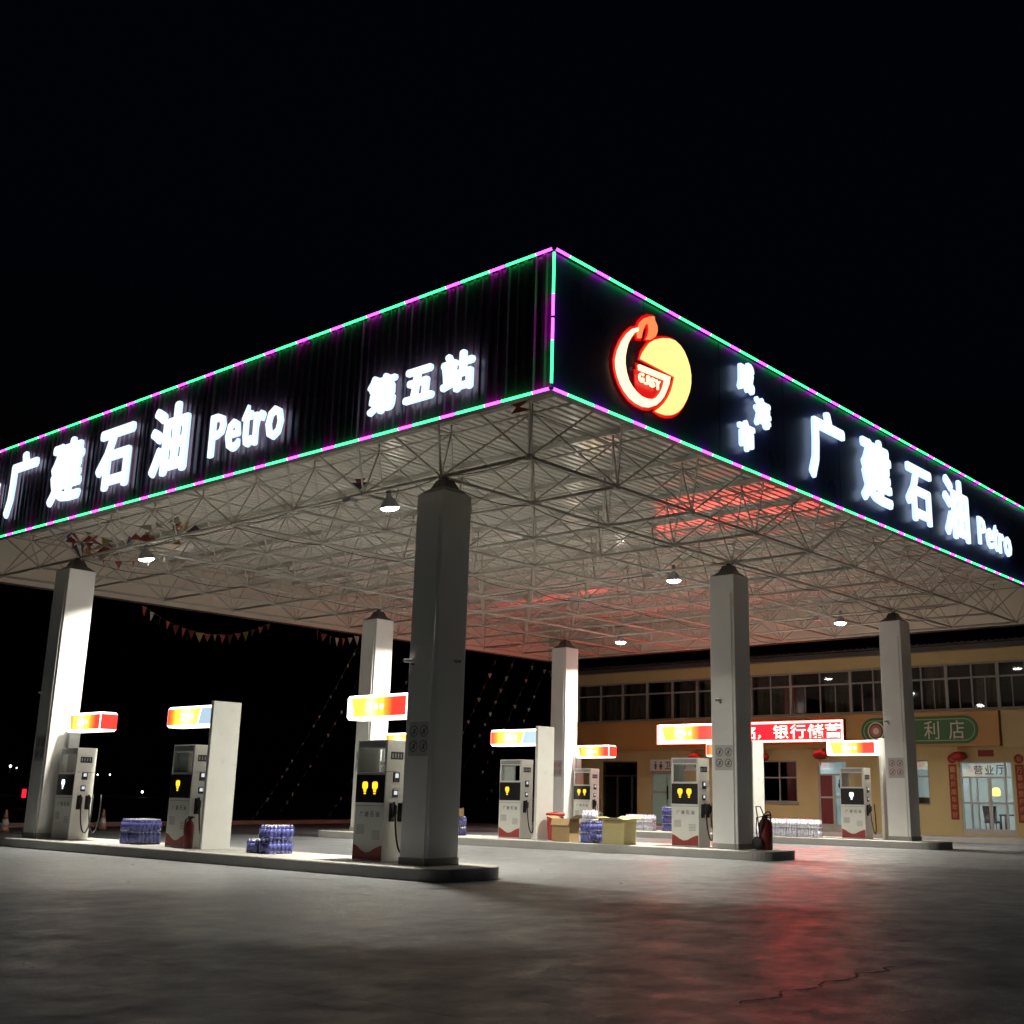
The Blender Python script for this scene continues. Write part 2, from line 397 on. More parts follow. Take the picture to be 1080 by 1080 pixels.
# ------------------------------------------------------------------ canopy
CX0, CX1, CY0, CY1, Z0, Z1 = 12.99, 42.43, 11.372, 36.9, 7.66, 10.03
canopy = thing('canopy', 'wide flat petrol station roof on six white columns, edged with coloured light tubes', 'canopy', (0, 0, 0))
CZ = 7.1
def column(x, y, label):
    w = .373
    b = MB(); b.box(x - w, x + w, y - w, y + w, HI - .05, CZ)
    o = b.build('column', 'column', canopy, bevel=.02)
    if label: o['label'] = label
    c = MB()
    for (r0, z0_, r1, z1_) in ((w - .015, CZ + .002, .20, CZ + .13), (.198, CZ + .132, .12, CZ + .30)):
        A = [c.bm.verts.new((x + sx * r0, y + sy * r0, z0_)) for sx, sy in ((-1, -1), (1, -1), (1, 1), (-1, 1))]
        B = [c.bm.verts.new((x + sx * r1, y + sy * r1, z1_)) for sx, sy in ((-1, -1), (1, -1), (1, 1), (-1, 1))]
        for k in range(4): c._f([A[k], A[(k + 1) % 4], B[(k + 1) % 4], B[k]])
        c._f(A[::-1]); c._f(B)
    c.bar((x, y, CZ + .3), (x, y, 7.46), .07, 8)
    c.build('cap', 'darksteel', o)
    c = MB(); c.bar((x - w - .014, y - w + .09, HI), (x - w - .014, y - w + .09, 6.6), .012, 6); c.build('conduit', 'column', o)
    c = MB(); c.box(x - w - .012, x + w + .012, y - w - .012, y + w + .012, HI - .02, HI + .13); c.build('skirting', 'kerb', o, bevel=.006)
    # notice board with four round symbols on the side facing the road
    n = MB(); xf = x - w
    n.m(0).box(xf - .006, xf + .01, y - .27, y + .27, 2.12, 2.74)
    n.build('notice', ['notice'], o)
    for dy in (-.13, .13):
        for dz in (2.30, 2.57):
            q = MB(); ring = lambda r0, r1, x_: [q._f([q.bm.verts.new((x_, y + dy + math.cos(a) * r, dz + math.sin(a) * r)) for a, r in ((a0, r0), (a1, r0), (a1, r1), (a0, r1))]) for a0, a1 in ((2 * PI * k / 20, 2 * PI * (k + 1) / 20) for k in range(20))]
            q.m(0)
            pr = [(xf - .011, y + dy + math.cos(2 * PI * k / 20) * .105, dz + math.sin(2 * PI * k / 20) * .105) for k in range(20)]
            pi_ = [(xf - .011, y + dy + math.cos(2 * PI * k / 20) * .085, dz + math.sin(2 * PI * k / 20) * .085) for k in range(20)]
            A = [q.bm.verts.new(p) for p in pr]; B = [q.bm.verts.new(p) for p in pi_]
            for k in range(20): q._f([A[k], A[(k + 1) % 20], B[(k + 1) % 20], B[k]])
            q.box(xf - .012, xf - .008, y + dy - .03, y + dy + .02, dz - .05, dz + .04)
            q.bar((xf - .012, y + dy - .06, dz + .06), (xf - .012, y + dy + .06, dz - .06), .008, 4)
            q.build('symbol', ['notice_red' if x > 30 else 'notice_ink'], o)
    return o
cl = {(0, 'A'): 'darkest and nearest column, in shadow on both faces', (1, 'A'): 'pale grey column in the middle with round notices and a hose reel beside it',
      (2, 'A'): 'column nearest the green shop sign', (0, 'B'): 'leaning far-left column with one blazing white face',
      (1, 'B'): 'white lit column behind the yellow and red pump sign', (2, 'B'): 'white lit column in front of the left end of the yellow building'}
for i, v in enumerate(CV):
    ax, ay, bx, by = ((15.218, 16.014, 15.10, 30.03), (25.81, 16.20, 25.90, 30.23), (35.79, 16.146, 35.38, 29.91))[i]
    column(ax, ay, cl[(i, 'A')]); column(bx, by, cl[(i, 'B')])

# space frame: lower and upper chord lines, web rows, node balls within the lower lines
nx = [15.2 + 2.6625 * j for j in range(5)] + [25.85 + 2.4625 * j for j in range(1, 7)]
ny = [13.80 + 2.3233 * k for k in range(10)]
ZB, ZT = 7.5, 8.93
mxs = [nx[0] - 1.33] + [(a + b) / 2 for a, b in zip(nx, nx[1:])] + [nx[-1] + 1.25]
mys = [ny[0] - 1.16] + [(a + b) / 2 for a, b in zip(ny, ny[1:])] + [ny[-1] + 1.16]
for x in nx:
    b = MB(); b.bar((x, ny[0], ZB), (x, ny[-1], ZB), .036, 8)
    for y in ny: b.ball((x, y, ZB), .075, 6)
    b.build('lower_chord', 'steel', canopy)
for y in ny:
    b = MB(); b.bar((nx[0], y, ZB), (nx[-1], y, ZB), .036, 8); b.build('lower_chord', 'steel', canopy)
for x in mxs:
    b = MB(); b.bar((x, mys[0], ZT), (x, mys[-1], ZT), .022, 8)
    for y in mys:
        b.ball((x, y, ZT), .055, 6)
        b.bar((x, y, ZT), (x, y, 9.14), .022, 6); b.box(x - .1, x + .1, y - .1, y + .1, 9.13, 9.15)
    b.build('upper_chord', 'steel', canopy)
for y in mys:
    b = MB(); b.bar((mxs[0], y, ZT), (mxs[-1], y, ZT), .022, 8); b.build('upper_chord', 'steel', canopy)
for j, x in enumerate(nx):
    b = MB()
    for k, y in enumerate(ny):
        for a in (0, 1):
            for c in (0, 1): b.bar((x, y, ZB), (mxs[j + a], mys[k + c], ZT), .021, 6, caps=False)
    b.build('web_row', 'steel', canopy)
for x in mxs:
    b = MB(); b.box(x - .025, x + .025, CY0 + .15, CY1 - .15, 9.15, 9.27); b.build('purlin', 'deck', canopy)
# cables sagging along the frame, with junction boxes
for yy, dx in ((ny[1] + .06, .0), (ny[4] + .05, .1), (ny[7] - .05, .0)):
    b = MB(); pts_ = []
    for p, q in zip(nx, nx[1:]):
        sg = random.uniform(.03, .16)
        pts_ += [(p + (q - p) * t / 6, yy + .03 * math.sin(p + t), ZB - .05 - sg * 4 * (t / 6) * (1 - t / 6)) for t in range(6)]
    b.tube(pts_, .010, 5); b.build('cable', 'rubber', canopy)
for xx in (nx[0], nx[4], nx[8]):
    b = MB(); pts_ = []
    for p, q in zip(ny, ny[1:]):
        sg = random.uniform(.03, .12)
        pts_ += [(xx + .05, p + (q - p) * t / 6, ZB + .03 - sg * 4 * (t / 6) * (1 - t / 6)) for t in range(6)]
    b.tube(pts_, .010, 5); b.build('cable', 'rubber', canopy)
    b = MB(); b.box(xx - .10, xx + .10, ny[2] + .3, ny[2] + .55, ZB - .12, ZB - .04); b.build('junction_box', 'pump_grey', canopy)
# corrugated roof deck, ribs run along X
b = MB(); y = CY0 + .1; prof = []
per = .24
while y < CY1 - .12:
    prof += [(y, 9.275), (y + .13, 9.275), (y + .155, 9.32), (y + .215, 9.32)]; y += per
prof.append((CY1 - .1, 9.275))
lo = [(b.bm.verts.new((CX0 + .1, yy, zz)), b.bm.verts.new((CX1 - .1, yy, zz))) for yy, zz in prof]
hi = [(b.bm.verts.new((CX0 + .1, yy, 9.40)), b.bm.verts.new((CX1 - .1, yy, 9.40))) for yy in (prof[0][0], prof[-1][0])]
for p, q in zip(lo, lo[1:]): b._f([p[0], p[1], q[1], q[0]])
b._f([hi[0][0], hi[0][1], hi[1][1], hi[1][0]])
b.build('roof_deck', 'deck', canopy)
# fascia: ribbed on the side facing left (x = CX0), flat cassettes on the side facing right (y = CY0)
def ribs(name, along, pos, out, a0, a1, mats):
    b = MB(); t = a0; pr = []
    while t < a1 - .26:
        e_ = random.uniform(.15, .25); h_ = random.uniform(.02, .045)
        pr += [(t, 0), (t + e_ * .45, 0), (t + e_ * .55, h_), (t + e_ * .85, h_), (t + e_ * .95, 0)]; t += e_
    pr.append((a1, 0))
    pp = []
    for t, d in pr:
        c = (pos + out * d, t) if along == 'Y' else (t, pos + out * d)
        pp.append((b.bm.verts.new((*c, Z0)), b.bm.verts.new((*c, Z1))))
    for p, q in zip(pp, pp[1:]): b._f([p[0], q[0], q[1], p[1]])
    return b.build(name, mats, canopy)
ribs('fascia', 'Y', CX0, -1, CY0, CY1, 'fascia_rib')
ribs('fascia', 'Y', CX1, 1, CY0, CY1, 'fascia_rib')
b = MB(); x = CX0
while x < CX1 - .1:
    b.box(x + .004, min(x + 2.44, CX1) - .004, CY0, CY0 + .05, Z0, Z1); x += 2.453
b.build('fascia', 'fascia_flat', canopy)
b = MB(); b.box(CX0, CX1, CY1 - .05, CY1, Z0, Z1); b.build('fascia', 'fascia_flat', canopy)
for (x0, x1, y0, y1) in ((CX0 + .06, CX0 + .09, CY0 + .1, CY1 - .1), (CX1 - .09, CX1 - .06, CY0 + .1, CY1 - .1), (CX0 + .1, CX1 - .1, CY0 + .06, CY0 + .09), (CX0 + .1, CX1 - .1, CY1 - .09, CY1 - .06)):
    b = MB(); b.box(x0, x1, y0, y1, Z0 + .02, 9.27); b.build('inner_panel', 'fascia_in', canopy)
for (x0, x1, y0, y1) in ((CX0 - .035, CX0 + .1, CY0 - .03, CY1 + .03), (CX1 - .1, CX1 + .035, CY0 - .03, CY1 + .03), (CX0 + .102, CX1 - .102, CY0 - .03, CY0 + .1), (CX0 + .102, CX1 - .102, CY1 - .1, CY1 + .03)):
    for zz in (Z0 - .03, Z1):
        b = MB(); b.box(x0, x1, y0, y1, zz, zz + .028); b.build('edge_trim', 'darksteel', canopy)

# LED tubes: 1.05 m each, one third pink, two thirds green
def led_tube(axis, ln, pink_first, pinkfrac=.345):
    r = .023; a, c = .006, ln - .006
    cut = ln * pinkfrac if pink_first else ln * (1 - pinkfrac)
    P = lambda t: {'Y': (0, t, 0), 'X': (t, 0, 0), 'Z': (0, 0, t)}[axis]
    b = MB()
    b.m(0 if pink_first else 1).bar(P(a), P(cut), r, 10)
    b.m(1 if pink_first else 0).bar(P(cut), P(c), r, 10)
    b.m(2).bar(P(a - .005), P(a + .004), r + .002, 10); b.bar(P(c - .004), P(c + .005), r + .002, 10)
    return b.build('led_tube', ['tube_pink', 'tube_green', 'cap'])
TL = 1.05; OFF = .055
proto = {}
for face, zz, lab in (('Y', Z1 + .02, 'green and pink light tube along the top edge of the left fascia'), ('Y', Z0 - .005, 'green and pink light tube along the bottom edge of the left fascia'),
                      ('X', Z1 + .02, 'green and pink light tube along the top edge of the right fascia'), ('X', Z0 - .005, 'green and pink light tube along the bottom edge of the right fascia')):
    n = 24 if face == 'Y' else 28
    for k in range(n):
        if (face) in proto: o = proto[face].copy(); C.objects.link(o)
        else: o = proto[face] = led_tube(face, TL, True)
        o.location = (CX0 - OFF, CY0 - .03 + TL * k, zz) if face == 'Y' else (CX0 - .03 + TL * k, CY0 - OFF, zz)
        tag(o, lab, 'light tube', 'light tubes ' + lab[27:])
o = led_tube('Z', 1.13, False); o.location = (CX0 - .07, CY0 - .07, Z0 + .06 + 1.13); o.scale = (1, 1, 1)
# upper tube: green on top, pink below
o.rotation_euler = (PI, 0, 0); o.location = (CX0 - .07, CY0 - .07, Z1 - .05)
for p in o.data.polygons: pass
tag(o, 'upper of the two upright light tubes on the canopy corner, green above pink', 'light tube')
o.rotation_euler = (0, 0, 0); o.location = (CX0 - .07, CY0 - .07, Z1 - .05 - 1.13)
# lower: pink above green -> green first from the bottom
bpy.data.objects.remove(o)
o = led_tube('Z', 1.12, True); o.location = (CX0 - .07, CY0 - .07, Z1 - .06 - 1.12)
tag(o, 'upper of the two upright light tubes on the canopy corner, green above pink', 'light tube')
o = led_tube('Z', 1.12, False); o.location = (CX0 - .07, CY0 - .07, Z0 + .05)
tag(o, 'lower of the two upright light tubes on the canopy corner, pink above green', 'light tube')

# ------------------------------------------------------------------ lit lettering on the fascia
LW = ['white_led', 'letter_side']
def fascia_sign(name, label, items, side, bold=.036):
    """items: (text, start, end, z0, z1); start/end along the fascia in reading order"""
    root = thing(name, label, 'sign', (0, 0, 0))
    for ch, s0, s1, za, zb in items:
        bb = .02 if ch.isascii() else bold
        if side == 'L': glyph('character', ch, (CX0 - .10, s0, za), (0, -1, 0), (0, 0, 1), abs(s1 - s0), zb - za, .06, LW, root, bb, 2, 8)
        else: glyph('character', ch, (s0, CY0 - .07, za), (1, 0, 0), (0, 0, 1), abs(s1 - s0), zb - za, .06, LW, root, bb, 2, 8)
    return root
def latin(s0, s1, za, cap, txt='Petro'):
    wd = [.95, .85, .62, .62, .95]; tot = sum(wd) + .12 * 4; k = abs(s1 - s0) / tot; sg = 1 if s1 > s0 else -1
    hs = [1, .76, .98, .76, .76]; out = []; p = s0
    for c, w_, h in zip(txt, wd, hs):
        out.append((c, p, p + sg * w_ * k, za, za + cap * h)); p += sg * (w_ + .12) * k
    return out
fascia_sign('lettering', 'row of glowing white letters 广建石油 Petro on the left, ribbed fascia',
            [('广', 29.68, 28.18, 8.06, 9.72), ('建', 27.42, 25.88, 8.03, 9.66), ('石', 25.2, 23.68, 8.04, 9.52), ('油', 22.92, 21.46, 8.0, 9.62)] + latin(20.62, 18.15, 8.1, .92), 'L')
fascia_sign('lettering', 'small glowing white characters 第五站 on the left fascia near the corner',
            [('第', 15.64, 14.88, 8.0, 8.74), ('五', 14.67, 13.92, 8.03, 8.66), ('站', 13.74, 12.96, 8.0, 8.72)], 'L', .05)
fascia_sign('lettering', 'small glowing white characters cut off at the left picture edge on the left fascia',
            [('威', 31.5, 30.85, 9.15, 9.8), ('海', 30.78, 30.16, 8.5, 9.18), ('市', 31.5, 30.85, 7.98, 8.55)], 'L', .05)
fascia_sign('lettering', 'row of glowing white letters 广建石油 Petro on the right, smooth fascia',
            [('广', 21.22, 22.86, 8.05, 9.7), ('建', 23.66, 25.26, 8.06, 9.68), ('石', 26.08, 27.62, 8.1, 9.54), ('油', 28.38, 30.05, 8.1, 9.76)] + latin(30.7, 33.2, 8.25, .78), 'R')
fascia_sign('lettering', 'small zigzag column of white characters 威海市 right of the red emblem',
            [('威', 18.4, 19.0, 9.2, 9.84), ('海', 19.0, 19.62, 8.62, 9.24), ('市', 18.38, 18.98, 7.98, 8.62)], 'R', .055)

G_OUT = [(15.165,9.404),(15.033,9.338),(14.87,9.19),(14.726,9.007),(14.617,8.806),(14.562,8.624),(14.573,8.483),(14.622,8.354),(14.703,8.234),(14.815,8.133),(14.96,8.051),(15.139,8.008),(15.336,7.999),(15.52,8.035),(15.689,8.117),(15.809,8.213),(15.931,8.343),(16.019,8.486),(16.09,8.625),(16.133,8.768),(15.201,8.725),(15.218,8.635),(15.985,8.67),(15.949,8.552),(15.862,8.409),(15.741,8.279),(15.604,8.199),(15.436,8.163),(15.27,8.158),(15.121,8.2),(14.991,8.266),(14.893,8.351),(14.828,8.477),(14.794,8.612),(14.793,8.736),(14.824,8.871),(14.871,9.011),(14.952,9.143),(15.05,9.259),(15.182,9.345)]
BODY_OUT = [(15.267,8.861),(15.333,8.988),(15.434,9.116),(15.553,9.251),(15.708,9.355),(15.883,9.433),(16.095,9.495),(16.275,9.515),(16.438,9.478),(16.566,9.407),(16.668,9.293),(16.748,9.16),(16.79,8.994),(16.788,8.837),(16.741,8.668),(16.646,8.488),(16.517,8.31),(16.371,8.173),(16.21,8.08),(16.034,8.029),(15.86,8.015),(15.706,8.016),(15.844,8.116),(15.983,8.239),(16.106,8.381),(16.196,8.525),(16.261,8.674),(16.312,8.831)]
LEAF_OUT = [(15.182,9.217),(15.165,9.361),(15.238,9.514),(15.365,9.643),(15.502,9.722),(15.639,9.769),(15.657,9.698),(15.726,9.622),(15.736,9.516),(15.674,9.398),(15.553,9.305),(15.427,9.271),(15.485,9.358),(15.519,9.478),(15.502,9.58),(15.451,9.585),(15.366,9.513),(15.299,9.394),(15.265,9.287),(15.259,9.238)]
emb = thing('emblem', 'glowing red, yellow and white round emblem with a flame top on the right fascia', 'sign')
def flat(name, outl, m, d=.05, y=CY0 - .10, parent=emb):
    b = MB(); b.prism([(x, y, z) for x, z in outl], (0, d, 0)); return b.build(name, m, parent)
flat('hook', G_OUT, 'emb_white'); flat('body', BODY_OUT, 'emb_yellow'); flat('flame', LEAF_OUT, 'emb_orange')
# red halo of each shape, put in as a slightly larger glowing outline
def grow(outl, g_):
    n = len(outl); ar = sum(outl[i][0] * outl[(i + 1) % n][1] - outl[(i + 1) % n][0] * outl[i][1] for i in range(n)); sg_ = 1 if ar > 0 else -1
    out = []
    for i in range(n):
        p, q, r_ = Vector(outl[i - 1]), Vector(outl[i]), Vector(outl[(i + 1) % n])
        d1, d2 = (q - p).normalized(), (r_ - q).normalized(); nn = Vector((d1.y + d2.y, -d1.x - d2.x)) * sg_
        nn = nn.normalized() if nn.length > .2 else Vector((d1.y, -d1.x)) * sg_
        out.append(tuple(q + nn * g_))
    return out
for k, ol in enumerate((G_OUT, BODY_OUT, LEAF_OUT)): flat('red_halo', grow(ol, .055), 'emb_red', .02, CY0 - .046 - .003 * k)
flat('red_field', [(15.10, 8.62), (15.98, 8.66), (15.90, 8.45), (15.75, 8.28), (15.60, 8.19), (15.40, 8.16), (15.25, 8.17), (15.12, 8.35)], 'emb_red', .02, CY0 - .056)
for k, ch in enumerate('GJSY'):
    glyph('letter', ch, (15.15 + .162 * k, CY0 - .10, 8.40), (1, 0, 0), (0, 0, 1), .135, .17, .04, ['emb_white'], emb, .012)

# ------------------------------------------------------------------ floodlights under the canopy
def floodlight(x, y, label, power, tilt=0.0):
    t = thing('floodlight', label, 'lamp', (x, y, 7.27), group='floodlights under the canopy')
    b = MB(); b.lathe([(.05, .42), (.06, .22), (.12, .18), (.205, .02), (.22, 0.0), (.21, -.012)], n=24); b.build('housing', 'pump_grey', t)
    b = MB(); b.lathe([(.001, -.075), (.09, -.068), (.15, -.05), (.195, -.013), (.195, -.008)], n=24); b.build('lens', 'lens', t)
    L = bpy.data.lights.new('floodlight_beam', 'SPOT'); L.energy = power; L.color = (1.0, .955, .82)
    L.spot_size = math.radians(133); L.spot_blend = .06; L.shadow_soft_size = .16
    L.use_nodes = True; ln_ = L.node_tree; em = ln_.nodes['Emission']
    tc = ln_.nodes.new('ShaderNodeNewGeometry'); sp = ln_.nodes.new('ShaderNodeVectorMath'); sp.operation = 'DOT_PRODUCT'; sp.inputs[1].default_value = (math.sin(tilt), 0, -math.cos(tilt)); ab = ln_.nodes.new('ShaderNodeMath'); ab.operation = 'ABSOLUTE'
    pw = ln_.nodes.new('ShaderNodeMath'); pw.operation = 'POWER'; pw.inputs[1].default_value = 3.0
    ln_.links.new(tc.outputs['Incoming'], sp.inputs[0]); ln_.links.new(sp.outputs['Value'], ab.inputs[0]); ln_.links.new(ab.outputs[0], pw.inputs[0]); ln_.links.new(pw.outputs[0], em.inputs['Strength'])
    lo_ = bpy.data.objects.new('floodlight_beam', L); C.objects.link(lo_); lo_.parent = t; lo_.location = (0, 0, -.1); t.rotation_euler = (0, -tilt, 0)
    return t
LP = 7900
fl = {(0, 0): 'bright lamp hanging just left of the dark front column', (0, 1): 'bright lamp hanging right of the far-left column',
      (1, 0): 'bright lamp hanging left of the middle front column', (1, 1): 'lamp hanging over the second island behind the dark front column',
      (2, 0): 'bright lamp hanging near the canopy back edge above the red display', (2, 1): 'bright lamp hanging beside the column at the left end of the building'}
for i, v in enumerate((15.7, 26.1, 36.0)):
    for k, u in enumerate((18.17, 27.6)): floodlight(v, u, fl[(i, k)], LP, math.radians((10, 2, -2)[i]))

# ------------------------------------------------------------------ fuel pumps (local: front faces -x, y towards the far end)
def arc(c, r, a0, a1, n, plane):
    return [plane(c, r, math.radians(a0 + (a1 - a0) * k / n)) for k in range(n + 1)]
def fuel_pump(kind_, loc, label, icons, icon='icon_y', nozzles=1, wave=True):
    root = thing('fuel_pump', label, 'fuel pump', loc, 0, 'fuel pumps')
    hw = .425; d0, d1 = -.30, .22
    # body: solid lower cabinet, open upper frame that one sees through
    b = MB(); b.box(d0, d1, -hw, hw, 0, 1.62)
    b.box(d0, d1, hw - .07, hw, 1.62, 2.22); b.box(d0, d1, -hw, -hw + .07, 1.62, 2.22)
    b.box(d0, d1, -hw + .07, hw - .07, 2.06, 2.22)
    body = b.build('body', 'pump_white', root, bevel=.012)
    b = MB(); b.box(d0 - .006, d0 + .004, -hw + .05, hw - .05, 2.09, 2.19); b.build('header', 'pump_grey', root)
    # back half of the head: fixed panel + clear pane
    b = MB(); b.box(d0 + .012, d0 + .02, -hw + .072, hw - .072, 1.622, 2.058); b.build('window', 'clear', root)
    if kind_ == 'M':
        b = MB(); b.box(d0 + .1, d0 + .16, -.05, hw - .072, 1.622, 2.058); b.build('side_panel', 'pump_white', root)
    b = MB(); b.box(d0 - .012, d0 + .004, -hw + .02, hw - .02, 1.06, 1.57); scr = b.build('display', 'black', root, bevel=.006)
    xs = d0 - .016
    for k in range(icons):
        yy = (.14 - .28 * k) if icons == 2 else (.10 if kind_ != 'A' else .02)
        q = MB()
        pts_ = [(xs, yy + math.copysign(abs(math.cos(a)) ** .6, math.cos(a)) * .078, 1.375 + math.copysign(abs(math.sin(a)) ** .6, math.sin(a)) * .072) for a in (2 * PI * i / 24 for i in range(24))]
        q.prism(pts_, (.006, 0, 0)); q.prism([(xs, yy - .045, 1.30), (xs, yy + .045, 1.30), (xs, yy + .03, 1.255), (xs, yy - .03, 1.255)], (.006, 0, 0))
        q.prism([(xs, yy - .03, 1.242), (xs, yy + .03, 1.242), (xs, yy + .03, 1.215), (xs, yy - .03, 1.215)], (.006, 0, 0))
        q.build('screen_icon', icon, scr)
    for k, ch in enumerate('广建石油'):
        glyph('character', ch, (d0 - .003, .26 - .15 * k, .80), (0, -1, 0), (0, 0, 1), .10, .10, .002, ['ink'], root, .01, res=1)
    if wave:
        top = [(hw - .02, .30), (.30, .27), (.18, .20), (.05, .15), (-.08, .17), (-.22, .24), (-.34, .28), (-hw + .02, .29)]
        b = MB(); b.prism([(d0 - .005, y, z) for y, z in top] + [(d0 - .005, -hw + .02, .03), (d0 - .005, hw - .02, .03)], (.004, 0, 0)); b.build('wave_print', 'pump_red', root)
    b = MB(); b.box(d0 + .02, d1 - .02, -hw + .02, hw - .02, -.02, .0); b.build('plinth', 'rubber', root)
    q = MB(); q.box(d0 - .004, d0 + .003, .12, .34, .48, .66); q.build('sticker', 'notice', root)
    q = MB()
    for k in range(5): q.box(d0 - .004, d0 + .003, -.33, -.12, .40 + .035 * k, .415 + .035 * k)
    q.build('vent', 'pump_grey', root)
    q = MB(); q.box(d0 - .003, d0 + .003, -hw + .012, hw - .012, 1.0, 1.008); q.build('panel_seam', 'ink', root)
    # side facing -y: price plate, keypad, reader, nozzle with hose
    ys = -hw
    b = MB(); b.m(0).box(-.20, .10, ys - .01, ys + .004, 1.86, 2.0)
    for k in range(4): b.m(1).box(-.18 + .07 * k, -.15 + .07 * k, ys - .013, ys - .009, 1.89, 1.97)
    b.build('grade_plate', ['black', 'pump_grey'], root)
    b = MB(); b.m(0).box(-.12, .02, ys - .025, ys + .004, 1.44, 1.62); b.m(1).box(-.09, -.01, ys - .028, ys - .024, 1.52, 1.6); b.build('keypad', ['black', 'blue_lit'], root)
    b = MB(); b.m(0).box(-.12, .0, ys - .02, ys + .004, 1.16, 1.30); b.m(1).box(-.1, -.02, ys - .023, ys - .019, 1.21, 1.28); b.build('card_reader', ['black', 'blue_lit'], root)
    for k in range(nozzles):
        xn = -.13 + .22 * k
        n_ = MB(); n_.box(xn - .055, xn + .055, ys - .045, ys + .004, .72, 1.06); hol = n_.build('holster', 'black', root, bevel=.01)
        n_ = MB(); n_.tube([(xn, ys - .06, .80), (xn, ys - .085, .90), (xn, ys - .10, 1.0), (xn - .02, ys - .09, 1.08)], .022)
        n_.box(xn - .018, xn + .018, ys - .15, ys - .085, .86, 1.02); n_.build('nozzle', 'black', hol)
        h = MB(); pth = []
        for i in range(25):
            t = i / 24
            a = PI * t
            pth.append((xn + .16 * (1 - math.cos(a)) * .9 + .02, ys - .10 - .07 * math.sin(a), .86 - .80 * math.sin(a) ** .8 + .22 * t))
        h.tube(pth, .017); h.build('hose', 'rubber', hol)
    # tall panel / post and the lit sign it carries
    if kind_ in 'AM':
        yb = -.84 if kind_ == 'A' else -1.0
        b = MB(); b.box(-.36 if kind_ == 'M' else .0, .36, yb - .10, yb, -.01, 3.16); b.build('tall_panel', 'pump_white', root, bevel=.015)
        y0, y1 = yb, .87
    else:
        y0, y1 = -1.25, .36
        b = MB(); b.box(-.12, .16, .43, .55, -.01, 2.55)
        pp = [(.43, 2.55), (.55, 2.55), (.53, 2.75), (.46, 2.95), (.40, 3.06), (.365, 3.08), (.365, 2.70), (.39, 2.66), (.41, 2.6)]
        b.prism([(-.12, y, z) for y, z in pp], (.28, 0, 0)); b.build('post', 'pump_grey', root)
    sx0, sx1, z0, z1 = -.26, .20, 2.62, 3.09
    ln = y1 - y0
    s = MB()
    # chamfered box: the long lit casing
    ch = .05
    prof = [(sx0, z0 + ch), (sx0, z1 - ch), (sx0 + ch, z1), (sx1 - ch, z1), (sx1, z1 - ch), (sx1, z0 + ch), (sx1 - ch, z0), (sx0 + ch, z0)]
    A = [s.bm.verts.new((x, y0 + .002, z)) for x, z in prof]; B = [s.bm.verts.new((x, y1, z)) for x, z in prof]
    for k in range(8): s._f([A[k], A[(k + 1) % 8], B[(k + 1) % 8], B[k]])
    s._f(A); s._f(B[::-1])
    sign = s.build('sign_box', 'sign_white', root)
    red_pos = kind_ == 'M'         # red printed at the +y end (free end of M, post end of A is -y)
    for xx, dx in ((sx0 - .004, .003), (sx1 + .001, .003)):
        f = MB(); za, zb = z0 + .055, z1 - .055
        if red_pos: pl = [(y1 - .01, za), (y1 - .01, zb), (y0 + ln * .30, zb), (y0 + ln * .36, za)]
        else: pl = [(y0 + .01, za), (y0 + .01, zb), (y1 - ln * .07, zb), (y1 - ln * .13, za)]
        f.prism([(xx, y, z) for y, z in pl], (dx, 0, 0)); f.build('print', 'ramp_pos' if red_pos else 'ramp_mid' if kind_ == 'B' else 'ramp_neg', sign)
        if red_pos:
            f = MB(); f.prism([(xx, y, z) for y, z in [(y0 + ln * .27, zb), (y0 + ln * .33, za), (y0 + .02, za), (y0 + .02, zb)]], (dx, 0, 0)); f.build('print', 'sign_pale', sign)
        cy = (y0 + y1) / 2 + (.12 if red_pos else .02)
        f = MB(); xa = xx - .003 if xx < 0 else xx + .004
        rg = [(math.cos(math.radians(a)), math.sin(math.radians(a))) for a in range(40, 321, 20)]
        ro = [(xa, cy + .22 + c * .10, 2.855 + s_ * .085) for c, s_ in rg]; ri = [(xa, cy + .22 + c * .05, 2.855 + s_ * .04) for c, s_ in rg][::-1]
        f.prism(ro + ri, (.003, 0, 0)); f.build('mark', 'sign_blob', sign)
        for q in (-.02, -.18):
            f = MB(); f.prism([(xa, cy + q + math.cos(2 * PI * i / 16) * .055, 2.855 + math.sin(2 * PI * i / 16) * .06) for i in range(16)], (.003, 0, 0)); f.build('mark', 'sign_blob', sign)
    e = MB(); yy = y1 if red_pos else y0
    if kind_ == 'M': e.box(sx0 + .02, sx1 - .02, y1 + .001, y1 + .05, z0 + .05, z1 - .05); e.build('end_cap', 'sign_redend', sign, bevel=.015)
    elif kind_ == 'B': e.box(sx0 + .02, sx1 - .02, y0 - .05, y0 - .001, z0 + .05, z1 - .05); e.build('end_cap', 'sign_redend', sign, bevel=.015)
    return root
PX = .0
def pz(i, u, kd): return (CV[i] + .10, u, HI)
fuel_pump('A', pz(0, 17.46, 'A'), 'fuel pump tucked behind the dark front column, two yellow lights on its screen', 2, nozzles=2)
fuel_pump('M', pz(0, 23.88, 'M'), 'fuel pump with tall white panel on the nearest island, red extinguisher at its foot', 1)
fuel_pump('B', pz(0, 29.05, 'B'), 'fuel pump at the far-left column, one white light on its screen and a looped hose', 1, 'icon_w', nozzles=2, wave=False)
fuel_pump('A', pz(1, 17.55, 'A'), 'red-footed fuel pump just left of the middle front column, two yellow lights', 2, nozzles=2)
fuel_pump('M', pz(1, 23.70, 'M'), 'fuel pump with tall white panel left of the red bin, one yellow light', 1)
fuel_pump('B', pz(1, 29.05, 'B'), 'fuel pump hidden behind the dark front column, only its small orange sign showing', 2)
fuel_pump('A', pz(2, 17.75, 'A'), 'fuel pump in front of the shop door, single white light on its screen', 1, 'icon_w')
